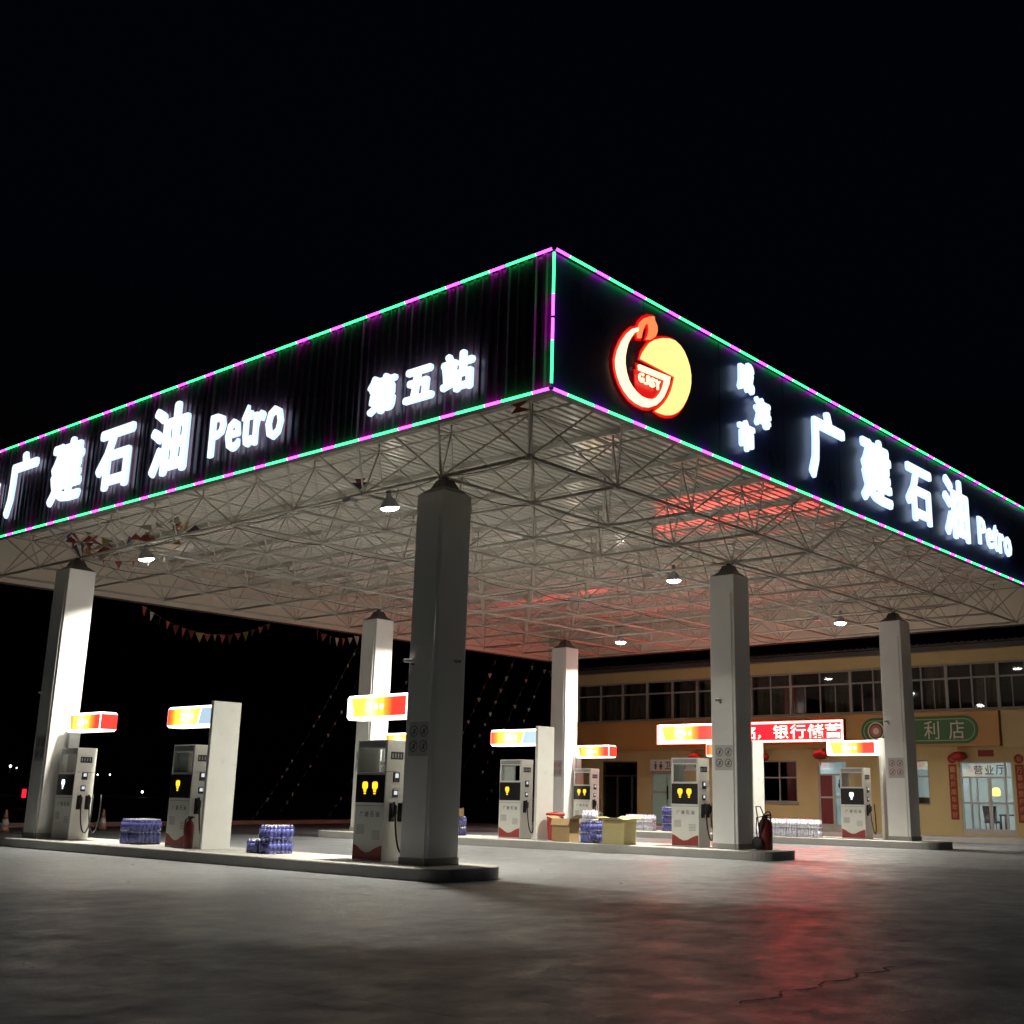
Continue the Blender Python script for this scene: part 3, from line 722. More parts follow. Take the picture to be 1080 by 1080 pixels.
fuel_pump('M', pz(2, 22.5, 'M'), 'fuel pump almost wholly hidden behind the middle front column, sliver of white panel showing', 1)
fuel_pump('B', pz(2, 29.05, 'B'), 'fuel pump behind the cartons and the red bin, two yellow lights and red-ended sign', 2)

# ------------------------------------------------------------------ station building
BV = 44.5; BL, BR = 37.7, 6.0
bld = thing('station_building', 'two-storey ochre station building with dark tiled roof and a band of upper windows', 'building', (BV, 22, 0))
bld.location = (0, 0, 0)
holes = [(33.1, 35.15, .16, 3.0), (31.1, 32.3, .16, 2.5), (24.74, 26.45, 1.27, 2.98), (22.45, 23.75, .38, 2.95), (18.95, 20.5, 1.26, 2.96), (15.7, 17.72, .24, 2.9), (9.5, 12.5, .9, 2.9)]
us = sorted({BL, BR, *[h[0] for h in holes], *[h[1] for h in holes]}); zs = sorted({.16, 4.84, *[h[2] for h in holes], *[h[3] for h in holes]})
w = MB(); T = .24
def solid(u, z): return not any(h[0] < u < h[1] and h[2] < z < h[3] for h in holes)
for a, c in zip(us, us[1:]):
    run = None
    for e, f in zip(zs, zs[1:]):
        if solid((a + c) / 2, (e + f) / 2):
            run = (run[0], f) if run else (e, f)
        elif run: w.box(BV, BV + T, a, c, *run); run = None
    if run: w.box(BV, BV + T, a, c, *run)
w.build('wall', 'ochre', bld)
b = MB(); b.box(BV - .02, BV + T, BR, BL, 6.66, 7.28); b.build('beam', 'ochre', bld)
b = MB(); b.box(BV, BV + 9, BL - .24, BL - .002, .1, 4.838); b.box(BV + .26, BV + 9, BL - .24, BL - .002, 4.84, 7.26); b.build('end_wall', 'ochre', bld)
b = MB(); b.box(BV + .01, BV + T - .01, BL - .9, BL - .25, 4.842, 6.658); b.build('pier', 'ochre', bld)
b = MB(); b.box(BV + .3, BV + 9, BR, BL - .3, 3.45, 3.6); b.build('floor_slab', 'dark_in', bld)
b = MB(); b.box(BV + 5, BV + 5.2, BR, BL - .3, .1, 7.2); b.build('back_wall', 'dark_in', bld)
# roof: round tiles running up the slope, over the eave
r = MB(); pr = []
u = BR
while u < BL + .4:
    for k in range(7):
        a = PI * k / 6; pr.append((u + .07 - .07 * math.cos(a), .055 * math.sin(a)))
    u += .26
A = [(r.bm.verts.new((BV - .75, u_, 7.36 + h)), r.bm.verts.new((BV + 5.5, u_, 9.3 + h))) for u_, h in pr]
Bq = [(r.bm.verts.new((BV - .75, u_, 7.30)), r.bm.verts.new((BV + 5.5, u_, 9.24))) for u_ in (pr[0][0], pr[-1][0])]
for p, q in zip(A, A[1:]): r._f([p[0], p[1], q[1], q[0]], False)
r._f([Bq[0][0], Bq[0][1], Bq[1][1], Bq[1][0]])
r._f([a[0] for a in A] + [Bq[1][0], Bq[0][0]])
r.build('roof', 'tile', bld)
b = MB(); b.box(BV - .6, BV - .03, BR, BL + .3, 7.14, 7.26); b.build('eave', 'soffit', bld)
b = MB(); b.box(BV - .68, BV - .605, BR, BL + .3, 7.10, 7.29); b.build('gutter', 'darksteel', bld)
# upper windows: each between two posts of the ribbon
thick = [36.7, 35.33, 34.0, 32.56, 31.11, 29.75, 28.3, 26.9, 24.94, 22.15, 20.1, 18.04, 16.01, 13.9, 11.8, 9.7, 7.6]
zt0, zt1, ztr = 4.85, 6.65, 6.08
for k, (a, c) in enumerate(zip(thick, thick[1:])):
    f = MB(); x0, x1 = BV + .02, BV + .10
    f.box(x0, x1, a - .06, a - .001, zt0, zt1); f.box(x0, x1, c, c + .06, zt0, zt1)
    f.box(x0, x1, c + .06, a - .06, zt0, zt0 + .07); f.box(x0, x1, c + .06, a - .06, zt1 - .07, zt1)
    f.box(x0 + .005, x1 - .005, c + .06, a - .06, ztr - .035, ztr + .035)
    mid = (a + c) / 2
    if a - c > 1.6: f.box(x0 + .003, x1 - .003, mid - .03, mid + .03, zt0 + .07, zt1 - .07)
    for q in ((a + mid) / 2, (mid + c) / 2):
        if k >= 8: f.box(x0 + .008, x1 - .008, q - .018, q + .018, zt0 + .07, ztr - .036)
    win = f.build('window', 'frame', bld)
    p = MB(); p.box(BV + .055, BV + .065, c + .06, a - .06, zt0 + .07, zt1 - .07); p.build('pane', 'glass', win)
    # curtain hanging inside
    cu_ = MB(); n = int((a - c) / .05); span = (c + .08, a - .08) if random.random() < .6 else (c + .08, mid)
    ring = [(span[0] + (span[1] - span[0]) * i / n, .05 * math.sin(i * 1.9) + .02 * math.sin(i * .7)) for i in range(n + 1)]
    vv = [(cu_.bm.verts.new((BV + .45 + d, u_, zt0)), cu_.bm.verts.new((BV + .45 + d, u_, zt1))) for u_, d in ring]
    for p1, p2 in zip(vv, vv[1:]): cu_._f([p1[0], p1[1], p2[1], p2[0]], True)
    cu_.build('curtain', 'curtain', win)
# sign bands between the floors
b = MB(); b.box(BV - .22, BV - .002, 16.0, BL, 3.46, 4.78); b.build('sign_band', 'orange', bld, bevel=.02)['label'] = 'orange sign band over the left doors'
b = MB(); b.box(BV - .22, BV - .002, BR, 15.9, 3.40, 4.78); b.build('sign_band', 'board2', bld, bevel=.02)['label'] = 'dull tan sign band at the right end'
def frame_rect(f, x0, x1, a, c, z0, z1, t):
    f.box(x0, x1, a, a + t, z0, z1); f.box(x0, x1, c - t, c, z0, z1); f.box(x0, x1, a + t, c - t, z0, z0 + t); f.box(x0, x1, a + t, c - t, z1 - t, z1)
X0, X1 = BV + .03, BV + .12
# dark double door
f = MB(); frame_rect(f, X0, X1, 33.1, 35.15, .17, 3.0, .07); f.box(X0 + .004, X1 - .004, 33.17, 35.08, 2.30, 2.38)
for q in (33.45, 34.3): f.box(X0 + .004, X1 - .004, q - .05, q + .05, .24, 2.3)
d = f.build('door', 'frame_dark', bld); p = MB(); p.box(BV + .07, BV + .08, 33.17, 35.08, .24, 2.93); p.build('pane', 'glass', d)
# toilet door: two frosted panels
f = MB(); frame_rect(f, X0, X1, 31.1, 32.3, .17, 2.5, .07); f.box(X0 + .004, X1 - .004, 31.17, 32.23, 1.58, 1.68); f.box(X0 + .004, X1 - .004, 31.42, 31.5, .24, 2.43)
d = f.build('door', 'frame_alu', bld); p = MB(); p.box(BV + .07, BV + .09, 31.17, 32.23, .24, 2.43); p.build('pane', 'teal', d)
h_ = MB(); h_.box(BV - .03, BV + .03, 31.37, 31.41, 1.3, 1.9); h_.build('handle', 'black', d)
# dark four-light window
f = MB(); frame_rect(f, X0, X1, 24.74, 26.45, 1.27, 2.98, .06); f.box(X0 + .004, X1 - .004, 25.57, 25.63, 1.33, 2.92); f.box(X0 + .006, X1 - .006, 24.8, 26.39, 2.25, 2.31)
d = f.build('window', 'frame', bld); p = MB(); p.box(BV + .07, BV + .08, 24.8, 26.39, 1.33, 2.92); p.build('pane', 'glass', d)
s_ = MB(); s_.box(BV - .06, BV - .001, 24.7, 26.5, 1.2, 1.27); s_.build('sill', 'frame', d)
# middle door
f = MB(); frame_rect(f, X0, X1, 22.45, 23.75, .38, 2.95, .06); f.box(X0 + .004, X1 - .004, 22.51, 23.69, 2.37, 2.44); f.box(X0 + .004, X1 - .004, 23.02, 23.14, .44, 2.37); f.box(X0 + .006, X1 - .006, 22.51, 23.69, 1.46, 1.53)
d = f.build('door', 'frame_alu', bld); p = MB(); p.box(BV + .07, BV + .08, 22.51, 23.02, .44, 2.37); p.box(BV + .07, BV + .08, 22.51, 23.69, 2.44, 2.89); p.build('pane', 'glass', d)
p = MB(); p.box(BV + .06, BV + .09, 23.14, 23.69, .44, 2.37); p.build('leaf', 'coat_reflect_red', d)  # dark red here is a reflection painted as the leaf's colour
b = MB(); b.box(BV - .5, BV - .002, 22.2, 24.0, .15, .37); b.build('step', 'kerb', bld)
# small lit window
f = MB(); frame_rect(f, X0, X1, 18.95, 20.5, 1.26, 2.96, .05); f.box(X0 + .004, X1 - .004, 19.0, 20.45, 2.31, 2.37); f.box(X0 + .006, X1 - .006, 19.7, 19.76, 1.31, 2.91)
d = f.build('window', 'frame', bld); p = MB(); p.box(BV + .07, BV + .08, 19.0, 20.45, 1.31, 2.91); p.build('pane', 'glass', d)
# main glazed door with lettered transom
f = MB(); frame_rect(f, X0, X1, 15.7, 17.72, .24, 2.9, .06); f.box(X0 + .004, X1 - .004, 15.76, 17.66, 2.28, 2.34)
for q, t in ((17.36, .07), (16.62, .12), (16.02, .07), (17.1, .04)): f.box(X0 + .006, X1 - .006, q - t / 2, q + t / 2, .30, 2.28)
f.box(X0 + .008, X1 - .008, 15.76, 17.66, 1.33, 1.40); f.box(X0 + .003, X1 - .003, 15.95, 16.02, 2.34, 2.84); f.box(X0 + .003, X1 - .003, 15.76, 17.66, .30, .42)
d = f.build('door', 'frame_alu', bld); p = MB(); p.box(BV + .07, BV + .08, 15.76, 17.66, .42, 2.84); p.build('pane', 'glass', d)
for k, ch in enumerate('营业厅'):
    glyph('character', ch, (BV + .062, 17.18 - .42 * k, 2.42), (0, -1, 0), (0, 0, 1), .34, .34, .004, ['ink'], d, .012, res=2)
f = MB(); frame_rect(f, X0, X1, 9.5, 12.5, .9, 2.9, .06); d = f.build('window', 'frame', bld); p = MB(); p.box(BV + .07, BV + .08, 9.56, 12.44, .96, 2.84); p.build('pane', 'glass', d)
# lit rooms behind the glazing
def room(a, c, lamp):
    b = MB(); b.box(BV + 3.2, BV + 3.3, a, c, .2, 3.2); b.box(BV + .26, BV + 3.2, a, a + .1, .2, 3.2); b.box(BV + .26, BV + 3.2, c - .1, c, .2, 3.2)
    b.box(BV + .26, BV + 3.2, a + .1, c - .1, 3.2, 3.3); b.box(BV + .26, BV + 3.2, a + .1, c - .1, .14, .2)
    rm = b.build('room', 'room', bld)
    l = MB()
    for y_ in lamp: l.box(BV + 1.2, BV + 1.9, y_ - .35, y_ + .35, 3.12, 3.17)
    l.build('ceiling_lamp', 'room_lamp', rm)
room(14.8, 21.3, (16.4, 19.2)); room(21.5, 24.4, (23.0,))

# furniture seen through the glass
t = thing('desk', 'small dark wooden table behind the glass shop door', 'table', (BV + 1.6, 16.3, .2))
b = MB(); b.box(-.3, .3, -.5, .5, .70, .75); b.build('tabletop', 'wood', t)
for sx in (-.25, .25):
    for sy in (-.45, .45): b = MB(); b.box(sx - .03, sx + .03, sy - .03, sy + .03, 0, .70); b.build('leg', 'wood', t)
t = thing('chair', 'dark office chair seen through the left leaf of the glass shop door', 'chair', (BV + 1.3, 17.05, .2))
b = MB(); b.box(-.25, .25, -.25, .25, .42, .5); b.build('seat', 'cloth', t, bevel=.03)
b = MB(); b.prism([(-.22, -.24, .5), (-.22, .24, .5), (-.30, .27, 1.06), (-.30, -.27, 1.06)], (.06, 0, 0)); b.build('backrest', 'cloth', t, bevel=.02)
for sx in (-.2, .2):
    for sy in (-.2, .2): b = MB(); b.bar((sx, sy, 0), (sx, sy, .42), .02, 8); b.build('leg', 'black', t)
b = MB(); prf = [(.02, 2.0), (.06, 1.94), (.17, 1.8), (.22, 1.5), (.25, 1.35), (.18, 1.33)]; b.lathe(prf, (BV + 2.9, 16.22, -.15), 12)
o = b.build('coat', 'coat_reflect_red'); tag(o, 'dark coat hanging on the white wall behind the shop door', 'coat')
o = MB(); o.lathe([(.05, 0), (.15, .02), (.17, .2), (.12, .32), (.05, .34)], (BV + 1.6, 16.95, 1.62), 14); o = o.build('lamp', 'warm_lamp'); tag(o, 'warm yellow lamp glowing behind the upper left pane of the shop door', 'lamp')
b = MB(); b.box(BV + 1.2, BV + 1.6, 19.05, 20.3, .2, 1.55); b.box(BV + 1.25, BV + 1.5, 19.15, 19.5, 1.55, 1.75); tag(b.build('shelf', 'wood'), 'dark shelf of goods behind the small lit window', 'shelf')
b = MB(); b.lathe([(.02, 0), (.1, .03), (.13, .14), (.08, .25), (.1, .32), (.03, .40)], (BV + .045, 22.75, 1.85), 12); 
for v in b.bm.verts: v.co.x = BV + .045 + (v.co.x - BV - .045) * .15
tag(b.build('door_ornament', 'cloth'), 'dark ornament stuck on the pane of the half-open middle door', 'ornament')

# shop sign, LED board, toilet sign
sg = thing('shop_sign', 'green pill-shaped sign with pale characters 便利店 on the orange band', 'sign')
def pill(a, c, z0, z1, x, d, m, nm):
    r = (z1 - z0) / 2; zc = (z0 + z1) / 2; o = []
    for k in range(13): an = math.radians(90 + 180 * k / 12); o.append((x, a + r + r * math.cos(an), zc + r * math.sin(an)))
    for k in range(13): an = math.radians(-90 + 180 * k / 12); o.append((x, c - r + r * math.cos(an), zc + r * math.sin(an)))
    b = MB(); b.prism(o, (d, 0, 0)); return b.build(nm, m, sg)
pill(16.8, 21.6, 3.57, 4.62, BV - .26, .038, 'green', 'panel'); pill(16.9, 21.5, 3.67, 4.52, BV - .265, .006, 'green_line', 'border'); pill(16.94, 21.46, 3.71, 4.48, BV - .27, .006, 'green', 'face')
for k, ch in enumerate('便利店'): glyph('character', ch, (BV - .273, 19.92 - 1.0 * k, 3.74), (0, -1, 0), (0, 0, 1), .60, .70, .02, ['cream'], sg, .0)
for rr, m_, dx in ((.36, 'cream', .0), (.31, 'green', .004), (.24, 'pinklogo', .008), (.13, 'cream', .012)):
    b = MB(); b.prism([(BV - .275 - dx, 20.95 + rr * math.cos(2 * PI * k / 28), 4.1 + rr * math.sin(2 * PI * k / 28)) for k in range(28)], (.006, 0, 0)); b.build('logo_ring', m_, sg)
ld = thing('led_board', 'long red scrolling display board glowing on the building front', 'display')
LX = BV - .40
b = MB(); b.box(LX, LX + .17, 22.3, 31.7, 3.70, 4.62); b.build('case', 'black', ld)
b = MB(); b.box(LX - .006, LX - .001, 22.36, 31.64, 3.76, 4.56); b.build('panel', 'led_bg', ld)  # red bloom between the characters, put in as a glowing sheet
for (a, c, z0, z1) in ((22.33, 31.67, 4.50, 4.59), (22.33, 31.67, 3.73, 3.82), (22.33, 22.42, 3.821, 4.499), (31.58, 31.67, 3.821, 4.499)):
    b = MB(); b.box(LX - .012, LX - .007, a, c, z0, z1); b.build('border', 'led_text', ld)
txt = '热烈欢迎光临，银行储蓄'; p = 31.3
for k, ch in enumerate(txt):
    if ch == '，': glyph('character', ch, (LX - .008, p - .02, 3.86), (0, -1, 0), (0, 0, 1), .18, .2, .004, ['led_text'], ld, .02, res=1); p -= .78
    else: glyph('character', ch, (LX - .008, p, 3.87), (0, -1, 0), (0, 0, 1), .74, .58, .004, ['led_text'], ld, .016, res=1); p -= .82
ts = thing('toilet_sign', 'white sign with two figures and the word 卫生间 over the teal door', 'sign')
b = MB(); b.box(BV - .05, BV - .002, 29.6, 32.33, 2.56, 3.06); b.build('plate', 'signplate', ts)
for q, skirt in ((32.02, False), (31.72, True)):
    b = MB(); b.prism([(BV - .056, q + .045 * math.cos(2 * PI * k / 12), 2.94 + .045 * math.sin(2 * PI * k / 12)) for k in range(12)], (.005, 0, 0))
    b.prism([(BV - .056, q + a, z) for a, z in ([(-.05, 2.87), (.05, 2.87), (.12, 2.74), (.06, 2.74), (.04, 2.62), (-.04, 2.62), (-.06, 2.74), (-.12, 2.74)] if skirt else [(-.07, 2.87), (.07, 2.87), (.06, 2.75), (.04, 2.62), (-.04, 2.62), (-.06, 2.75)])], (.005, 0, 0))
    b.build('figure', 'ink', ts)
for k, ch in enumerate('卫生间'): glyph('character', ch, (BV - .056, 31.50 - .40 * k, 2.63), (0, -1, 0), (0, 0, 1), .33, .34, .005, ['ink'], ts, .012, res=1)

# couplets and lanterns
def couplet(a, c, z0, z1, txt, label):
    t = thing('couplet', label, 'couplet', group='couplets beside the shop door')
    b = MB(); b.box(BV - .012, BV - .002, a, c, z0, z1); b.build('paper', 'redpaper', t)
    b = MB(); rr = (c - a) / 2 + .02; b.prism([(BV - .013, (a + c) / 2 + rr * math.cos(2 * PI * k / 20), z1 + .2 + rr * math.sin(2 * PI * k / 20)) for k in range(20)], (.01, 0, 0)); b.build('medallion', 'redpaper', t)
    glyph('character', '福', (BV - .016, (a + c) / 2 + .09, z1 + .11), (0, -1, 0), (0, 0, 1), .18, .18, .003, ['gold'], t, .0, res=1)
    n = len(txt); st = (z1 - z0 - .1) / n
    for k, ch in enumerate(txt): glyph('character', ch, (BV - .016, (a + c) / 2 + .10, z1 - .06 - st * (k + .88)), (0, -1, 0), (0, 0, 1), .20, st * .78, .003, ['gold'], t, .01, res=1)
couplet(17.83, 18.15, .74, 2.8, '一帆风顺年年好', 'red vertical couplet with gold characters left of the shop door')
couplet(15.27, 15.59, .68, 2.78, '万事如意步步高', 'red vertical couplet with gold characters right of the shop door')
b = MB(); b.box(BV - .012, BV - .002, 16.35, 16.95, 3.08, 3.32); ow = b.build('door_banner', 'redpaper'); tag(ow, 'small red paper banner over the glass shop door', 'banner')
for u_, z_, lab in ((17.55, 3.08, 'red lantern at the upper left corner of the glass shop door'), (23.4, 3.18, 'red lantern above the middle door, under the end of the display board'), (26.2, 3.12, 'red lantern above the dark four-pane window'), (29.6, 3.12, 'dark red lantern beside the middle front column, under the display board')):
    t = thing('lantern', lab, 'lantern', (BV - .40, u_, z_), group='red lanterns on the building')
    b = MB(); b.lathe([(.10, -.17), (.2, -.15), (.29, -.08), (.32, 0), (.29, .08), (.2, .15), (.10, .17)], n=20); b.build('shade', 'lantern', t)
    b = MB(); b.lathe([(.09, .17), (.09, .2), (.02, .2), (.02, .36)], n=10); b.build('top_cap', 'gold', t)
    b = MB(); b.lathe([(.09, -.2), (.09, -.17)], n=10); b.lathe([(.025, -.42), (.03, -.2)], n=8); b.build('tassel', 'gold', t)

# ------------------------------------------------------------------ water packs, cartons, bin
PL_, PW, PH = .40, .30, .285
def make_pack(color):
    root = thing('water_pack', 'x', 'water pack')
    bm_ = {'blue': ['bottle_blue', 'bottle_dark', 'white_cap'], 'white': ['bottle_clear', 'bottle_clear', 'white_cap']}[color]
    for i in range(3):
        for k in range(4):
            b = MB(); r = .047
            b.m(1).lathe([(r * .8, .003), (r, .012), (r, .05)], n=10); b.m(0).lathe([(r * 1.005, .05), (r * 1.005, .20)], n=10)
            b.m(1).lathe([(r, .20), (r * .9, .225), (r * .42, .252), (.017, .256)], n=10); b.m(2).lathe([(.019, .255), (.019, .278)], n=8)
            if i == 0 and k == 0: me = b.build('bottle', bm_, root).data; o = root.children[0]
            else: b.bm.free(); o = bpy.data.objects.new('bottle', me); C.objects.link(o); o.parent = root
            o.location = (-PW / 2 + .05 + i * .098, -PL_ / 2 + .052 + k * .098, 0)
    b = MB(); b.box(-PW / 2, PW / 2, -PL_ / 2, PL_ / 2, .001, .25 if color == 'blue' else .285); b.build('film', 'film', root, bevel=.03)
    return root
protos = {'blue': make_pack('blue'), 'white': make_pack('white')}
used = {'blue': False, 'white': False}
def pack(color, x, y, z, rz, label, group):
    if used[color]: o = copy_tree(protos[color])
    else: o = protos[color]; used[color] = True
    o.location = (x, y, z); o.rotation_euler = (0, 0, rz); tag(o, label, 'water pack', group)
def stack(color, x, y, z, layers, where, adj):
    """layers: list of lists of (row, col) cells; row runs along x (away), col along y (to the left)"""
    fb = lambda n, k, names: names[0] if n == 1 else names[1] if k == 0 else names[2] if k == n - 1 else names[3]
    for l, cells in enumerate(layers):
        nr = 1 + max(c[0] for c in cells); 
        for r, c in cells:
            cols = [q[1] for q in cells]
            side = '' if len(set(cols)) == 1 else ' right' if c == min(cols) else ' left' if c == max(cols) else ' middle'
            dep = '' if nr == 1 else ' front' if r == 0 else ' rear'
            lay = '' if len(layers) == 1 else ' bottom' if l == 0 else ' top' if l == len(layers) - 1 else ' mid-height'
            k_ = f'{c}' if side == ' middle' and len(set(cols)) > 3 else ''
            if k_: side = {1: ' first-from-right', 2: ' second-from-right', 3: ' third-from-right', 4: ' fourth-from-right'}[c]
            lab = f'{adj} water pack,{lay}{dep}{side} of stack {where}'
            pack(color, x + r * (PW + .012) + random.uniform(-.008, .008), y + c * (PL_ + .012) + random.uniform(-.012, .012), z + l * PH, random.uniform(-.03, .03), lab, f'water packs {where}')
sq = [(0, 0), (0, 1), (1, 0), (1, 1)]
stack('blue', 15.15, 25.65, HI, [sq, sq], 'left of the white panel pump', 'blue')
stack('blue', 15.1, 20.6, HI, [sq, [(0, 0), (1, 0)]], 'right of the white panel pump', 'blue')
stack('blue', 25.75, 26.15, HI, [[(0, 0), (1, 0)], [(0, 0), (1, 0)]], 'under the small carton', 'blue')
stack('blue', 25.30, 20.45, HI, [[(0, 0), (1, 0)], [(0, 0), (1, 0)]], 'between the two cartons', 'blue')
stack('blue', 35.9, 25.3, HI, [[(0, 0)], [(0, 0)], [(0, 0)]], 'left of the middle front pump', 'blue')
stack('white', 35.6, 25.9, HI, [[(0, 0), (0, 1), (0, 2)], [(0, 0), (0, 1), (0, 2)]], 'behind the cartons', 'white')
stack('white', 35.2, 18.95, HI, [[(0, 0), (0, 1), (0, 2), (0, 3), (0, 4), (0, 5)], [(0, 0), (0, 1), (0, 2), (0, 3), (0, 4)]], 'before the dark window', 'white')
pack('white', 25.35, 20.45, HI + 2 * PH, .1, 'white water bottle pack lying on the blue packs between cartons', 'water packs between the two cartons')

def carton(name, x, y, z, w_, l_, h_, rz, m_, label, flaps):
    t = thing(name, label, 'carton', (x, y, z), rz)
    b = MB(); th = .008
    b.box(-w_ / 2, w_ / 2, -l_ / 2, l_ / 2, 0, th)
    b.box(-w_ / 2, -w_ / 2 + th, -l_ / 2, l_ / 2, th, h_); b.box(w_ / 2 - th, w_ / 2, -l_ / 2, l_ / 2, th, h_)
    b.box(-w_ / 2 + th, w_ / 2 - th, -l_ / 2, -l_ / 2 + th, th, h_); b.box(-w_ / 2 + th, w_ / 2 - th, l_ / 2 - th, l_ / 2, th, h_)
    b.build('box', m_, t)
    for side, ang in flaps:
        f = MB(); fl_ = .5 * (w_ if side in '+-x' and side in ('+x', '-x') else l_) * .8
        c, s_ = math.cos(ang) * fl_, math.sin(ang) * fl_
        if side == '-x': pl = [(-w_ / 2, -l_ / 2, h_), (-w_ / 2, l_ / 2, h_), (-w_ / 2 - c, l_ / 2, h_ + s_), (-w_ / 2 - c, -l_ / 2, h_ + s_)]
        if side == '+x': pl = [(w_ / 2, -l_ / 2, h_), (w_ / 2, l_ / 2, h_), (w_ / 2 + c, l_ / 2, h_ + s_), (w_ / 2 + c, -l_ / 2, h_ + s_)]
        if side == '-y': pl = [(-w_ / 2, -l_ / 2, h_), (w_ / 2, -l_ / 2, h_), (w_ / 2, -l_ / 2 - c, h_ + s_), (-w_ / 2, -l_ / 2 - c, h_ + s_)]
        if side == '+y': pl = [(-w_ / 2, l_ / 2, h_), (w_ / 2, l_ / 2, h_), (w_ / 2, l_ / 2 + c, h_ + s_), (-w_ / 2, l_ / 2 + c, h_ + s_)]
        n = (Vector(pl[1]) - Vector(pl[0])).cross(Vector(pl[2]) - Vector(pl[0])).normalized() * .006
        f.prism(pl, n); f.build('flap', m_, t)
    return t
carton('carton', 25.40, 21.35, HI, .45, .60, .60, .06, 'carton', 'open brown carton beside the red bin', [('-x', -1.2), ('-y', .5), ('+y', .3)])
carton('carton', 25.35, 19.45, HI, .50, .75, .62, -.05, 'carton_y', 'yellowish carton with a raised lid flap right of the blue water packs', [('-x', .25), ('+y', .2), ('-y', .15), ('+x', .3)])
carton('carton', 25.9, 26.15, HI + 2 * PH, .30, .38, .22, .1, 'carton', 'small closed carton on top of blue water packs behind the dark column', [('-x', PI), ('+x', PI)])
b = MB()
for k in range(60):
    a = random.uniform(0, 2 * PI); r = random.uniform(0, .22); z = random.uniform(.0, .16); s_ = random.uniform(.05, .11)
    c = Vector((25.95 + r * math.cos(a), 20.75 + r * 1.5 * math.sin(a), HI + .62 + z)); d1 = Vector((random.uniform(-1, 1), random.uniform(-1, 1), random.uniform(-.3, .6))).normalized(); d2 = d1.orthogonal().normalized()
    q = [b.bm.verts.new(c - d1 * s_), b.bm.verts.new(c + d2 * s_ * .35), b.bm.verts.new(c + d1 * s_), b.bm.verts.new(c - d2 * s_ * .35)]; b._f(q)
b.lathe([(.22, 0), (.25, .60), (.24, .62)], (25.95, 20.75, HI), 12)
b.build('wilted_plant', 'leaf'); o = bpy.data.objects['wilted_plant']; tag(o, 'wilted green plant in a dark tub behind the cartons', 'plant')
t = thing('red_bin', 'red plastic bin right of the white panel pump on the second island', 'bin', (25.95, 22.2, HI))
b = MB(); b.lathe([(.19, 0), (.20, .02), (.245, .62), (.25, .64)], n=24); b.build('tub', 'bin_red', t)
b = MB(); b.lathe([(.25, .66), (.275, .665), (.275, .73), (.25, .74), (.10, .76)], n=24); b.build('rim', 'bin_red', t)

# extinguishers
def extinguisher(x, y, z, r, h, label, wheels=False):
    t = thing('fire_extinguisher', label, 'fire extinguisher', (x, y, z))
    b = MB(); b.lathe([(r * .9, 0.0), (r, .03), (r, h * .8), (r * .75, h * .9), (r * .3, h * .96), (r * .3, h)], n=18); b.build('cylinder', 'ext_red', t)
    b = MB(); b.box(-.03, .03, -.05, .05, h + .001, h + .06); b.box(-.02, .02, -.13, -.05, h + .03, h + .055); b.build('valve', 'black', t)
    b = MB(); b.tube([(0, .05, h + .02), (0, r + .08, h - .02), (0, r + .10, h * .6), (0, r + .06, h * .3), (0, r + .1, h * .15)], .014); b.build('hose', 'rubber', t)
    if wheels:
        for sx in (-1, 1):
            b = MB(); b.lathe([(.04, -.03), (.15, -.03), (.16, 0), (.15, .03), (.04, .03)], (sx * (r + .06), .1, .16), 16, 'X'); b.build('wheel', 'rubber', t)
        b = MB(); b.tube([(-r, .05, .2), (-r, .12, h), (-r * .6, .2, h + .25), (r * .6, .2, h + .25), (r, .12, h), (r, .05, .2)], .016); b.build('handle', 'darksteel', t)
        b = MB()
        for k in range(3): b.tube([(r * 1.25 * math.cos(a) , -.02 - r * 1.2 * math.sin(a) * .3, .55 + .07 * k + .22 * math.sin(a)) for a in (2 * PI * i / 20 for i in range(21))], .016)
        b.build('coiled_hose', 'rubber', t)
    return t
extinguisher(14.95, 23.3, HI, .10, .62, 'red fire extinguisher standing before the white panel pump on the nearest island')
extinguisher(25.95, 15.35, HI, .17, .78, 'wheeled dark red fire extinguisher with coiled hose at the foot of the middle front column', True)

# cameras on the columns
def cctv(x, y, z, dx, dy, label):
    t = thing('security_camera', label, 'camera', (x, y, z), math.atan2(dy, dx))
    b = MB(); b.bar((0, 0, -.05), (.07, 0, -.05), .02, 8); b.build('bracket', 'darksteel', t)
    b = MB(); b.box(.03, .20, -.035, .035, -.02, .045); b.build('case', 'cam_white', t, bevel=.015)
    b = MB(); b.lathe([(.024, .201), (.026, .212)], (0, 0, .012), 12, 'X'); b.build('lens', 'black', t)
W_ = .373
cctv(CV[0] - W_, AU + .10, 3.85, -1, .6, 'small camera on the left face of the dark front column')
cctv(CV[0] + .1, AU - W_, 3.85, .3, -1, 'small camera on the right face of the dark front column')
cctv(CV[1] - W_, AU + .15, 3.85, -1, .2, 'small camera on the middle front column above its notices')
cctv(CV[2] - W_, AU + .15, 3.85, -1, .2, 'small camera on the column nearest the green shop sign')
cctv(CV[0] - W_, BU + .2, 3.85, -1, .7, 'small camera on the shaded face of the far-left column')
cctv(CV[2] - .1, BU - W_, 3.85, -.3, -1, 'small camera on the lit column at the left end of the building')

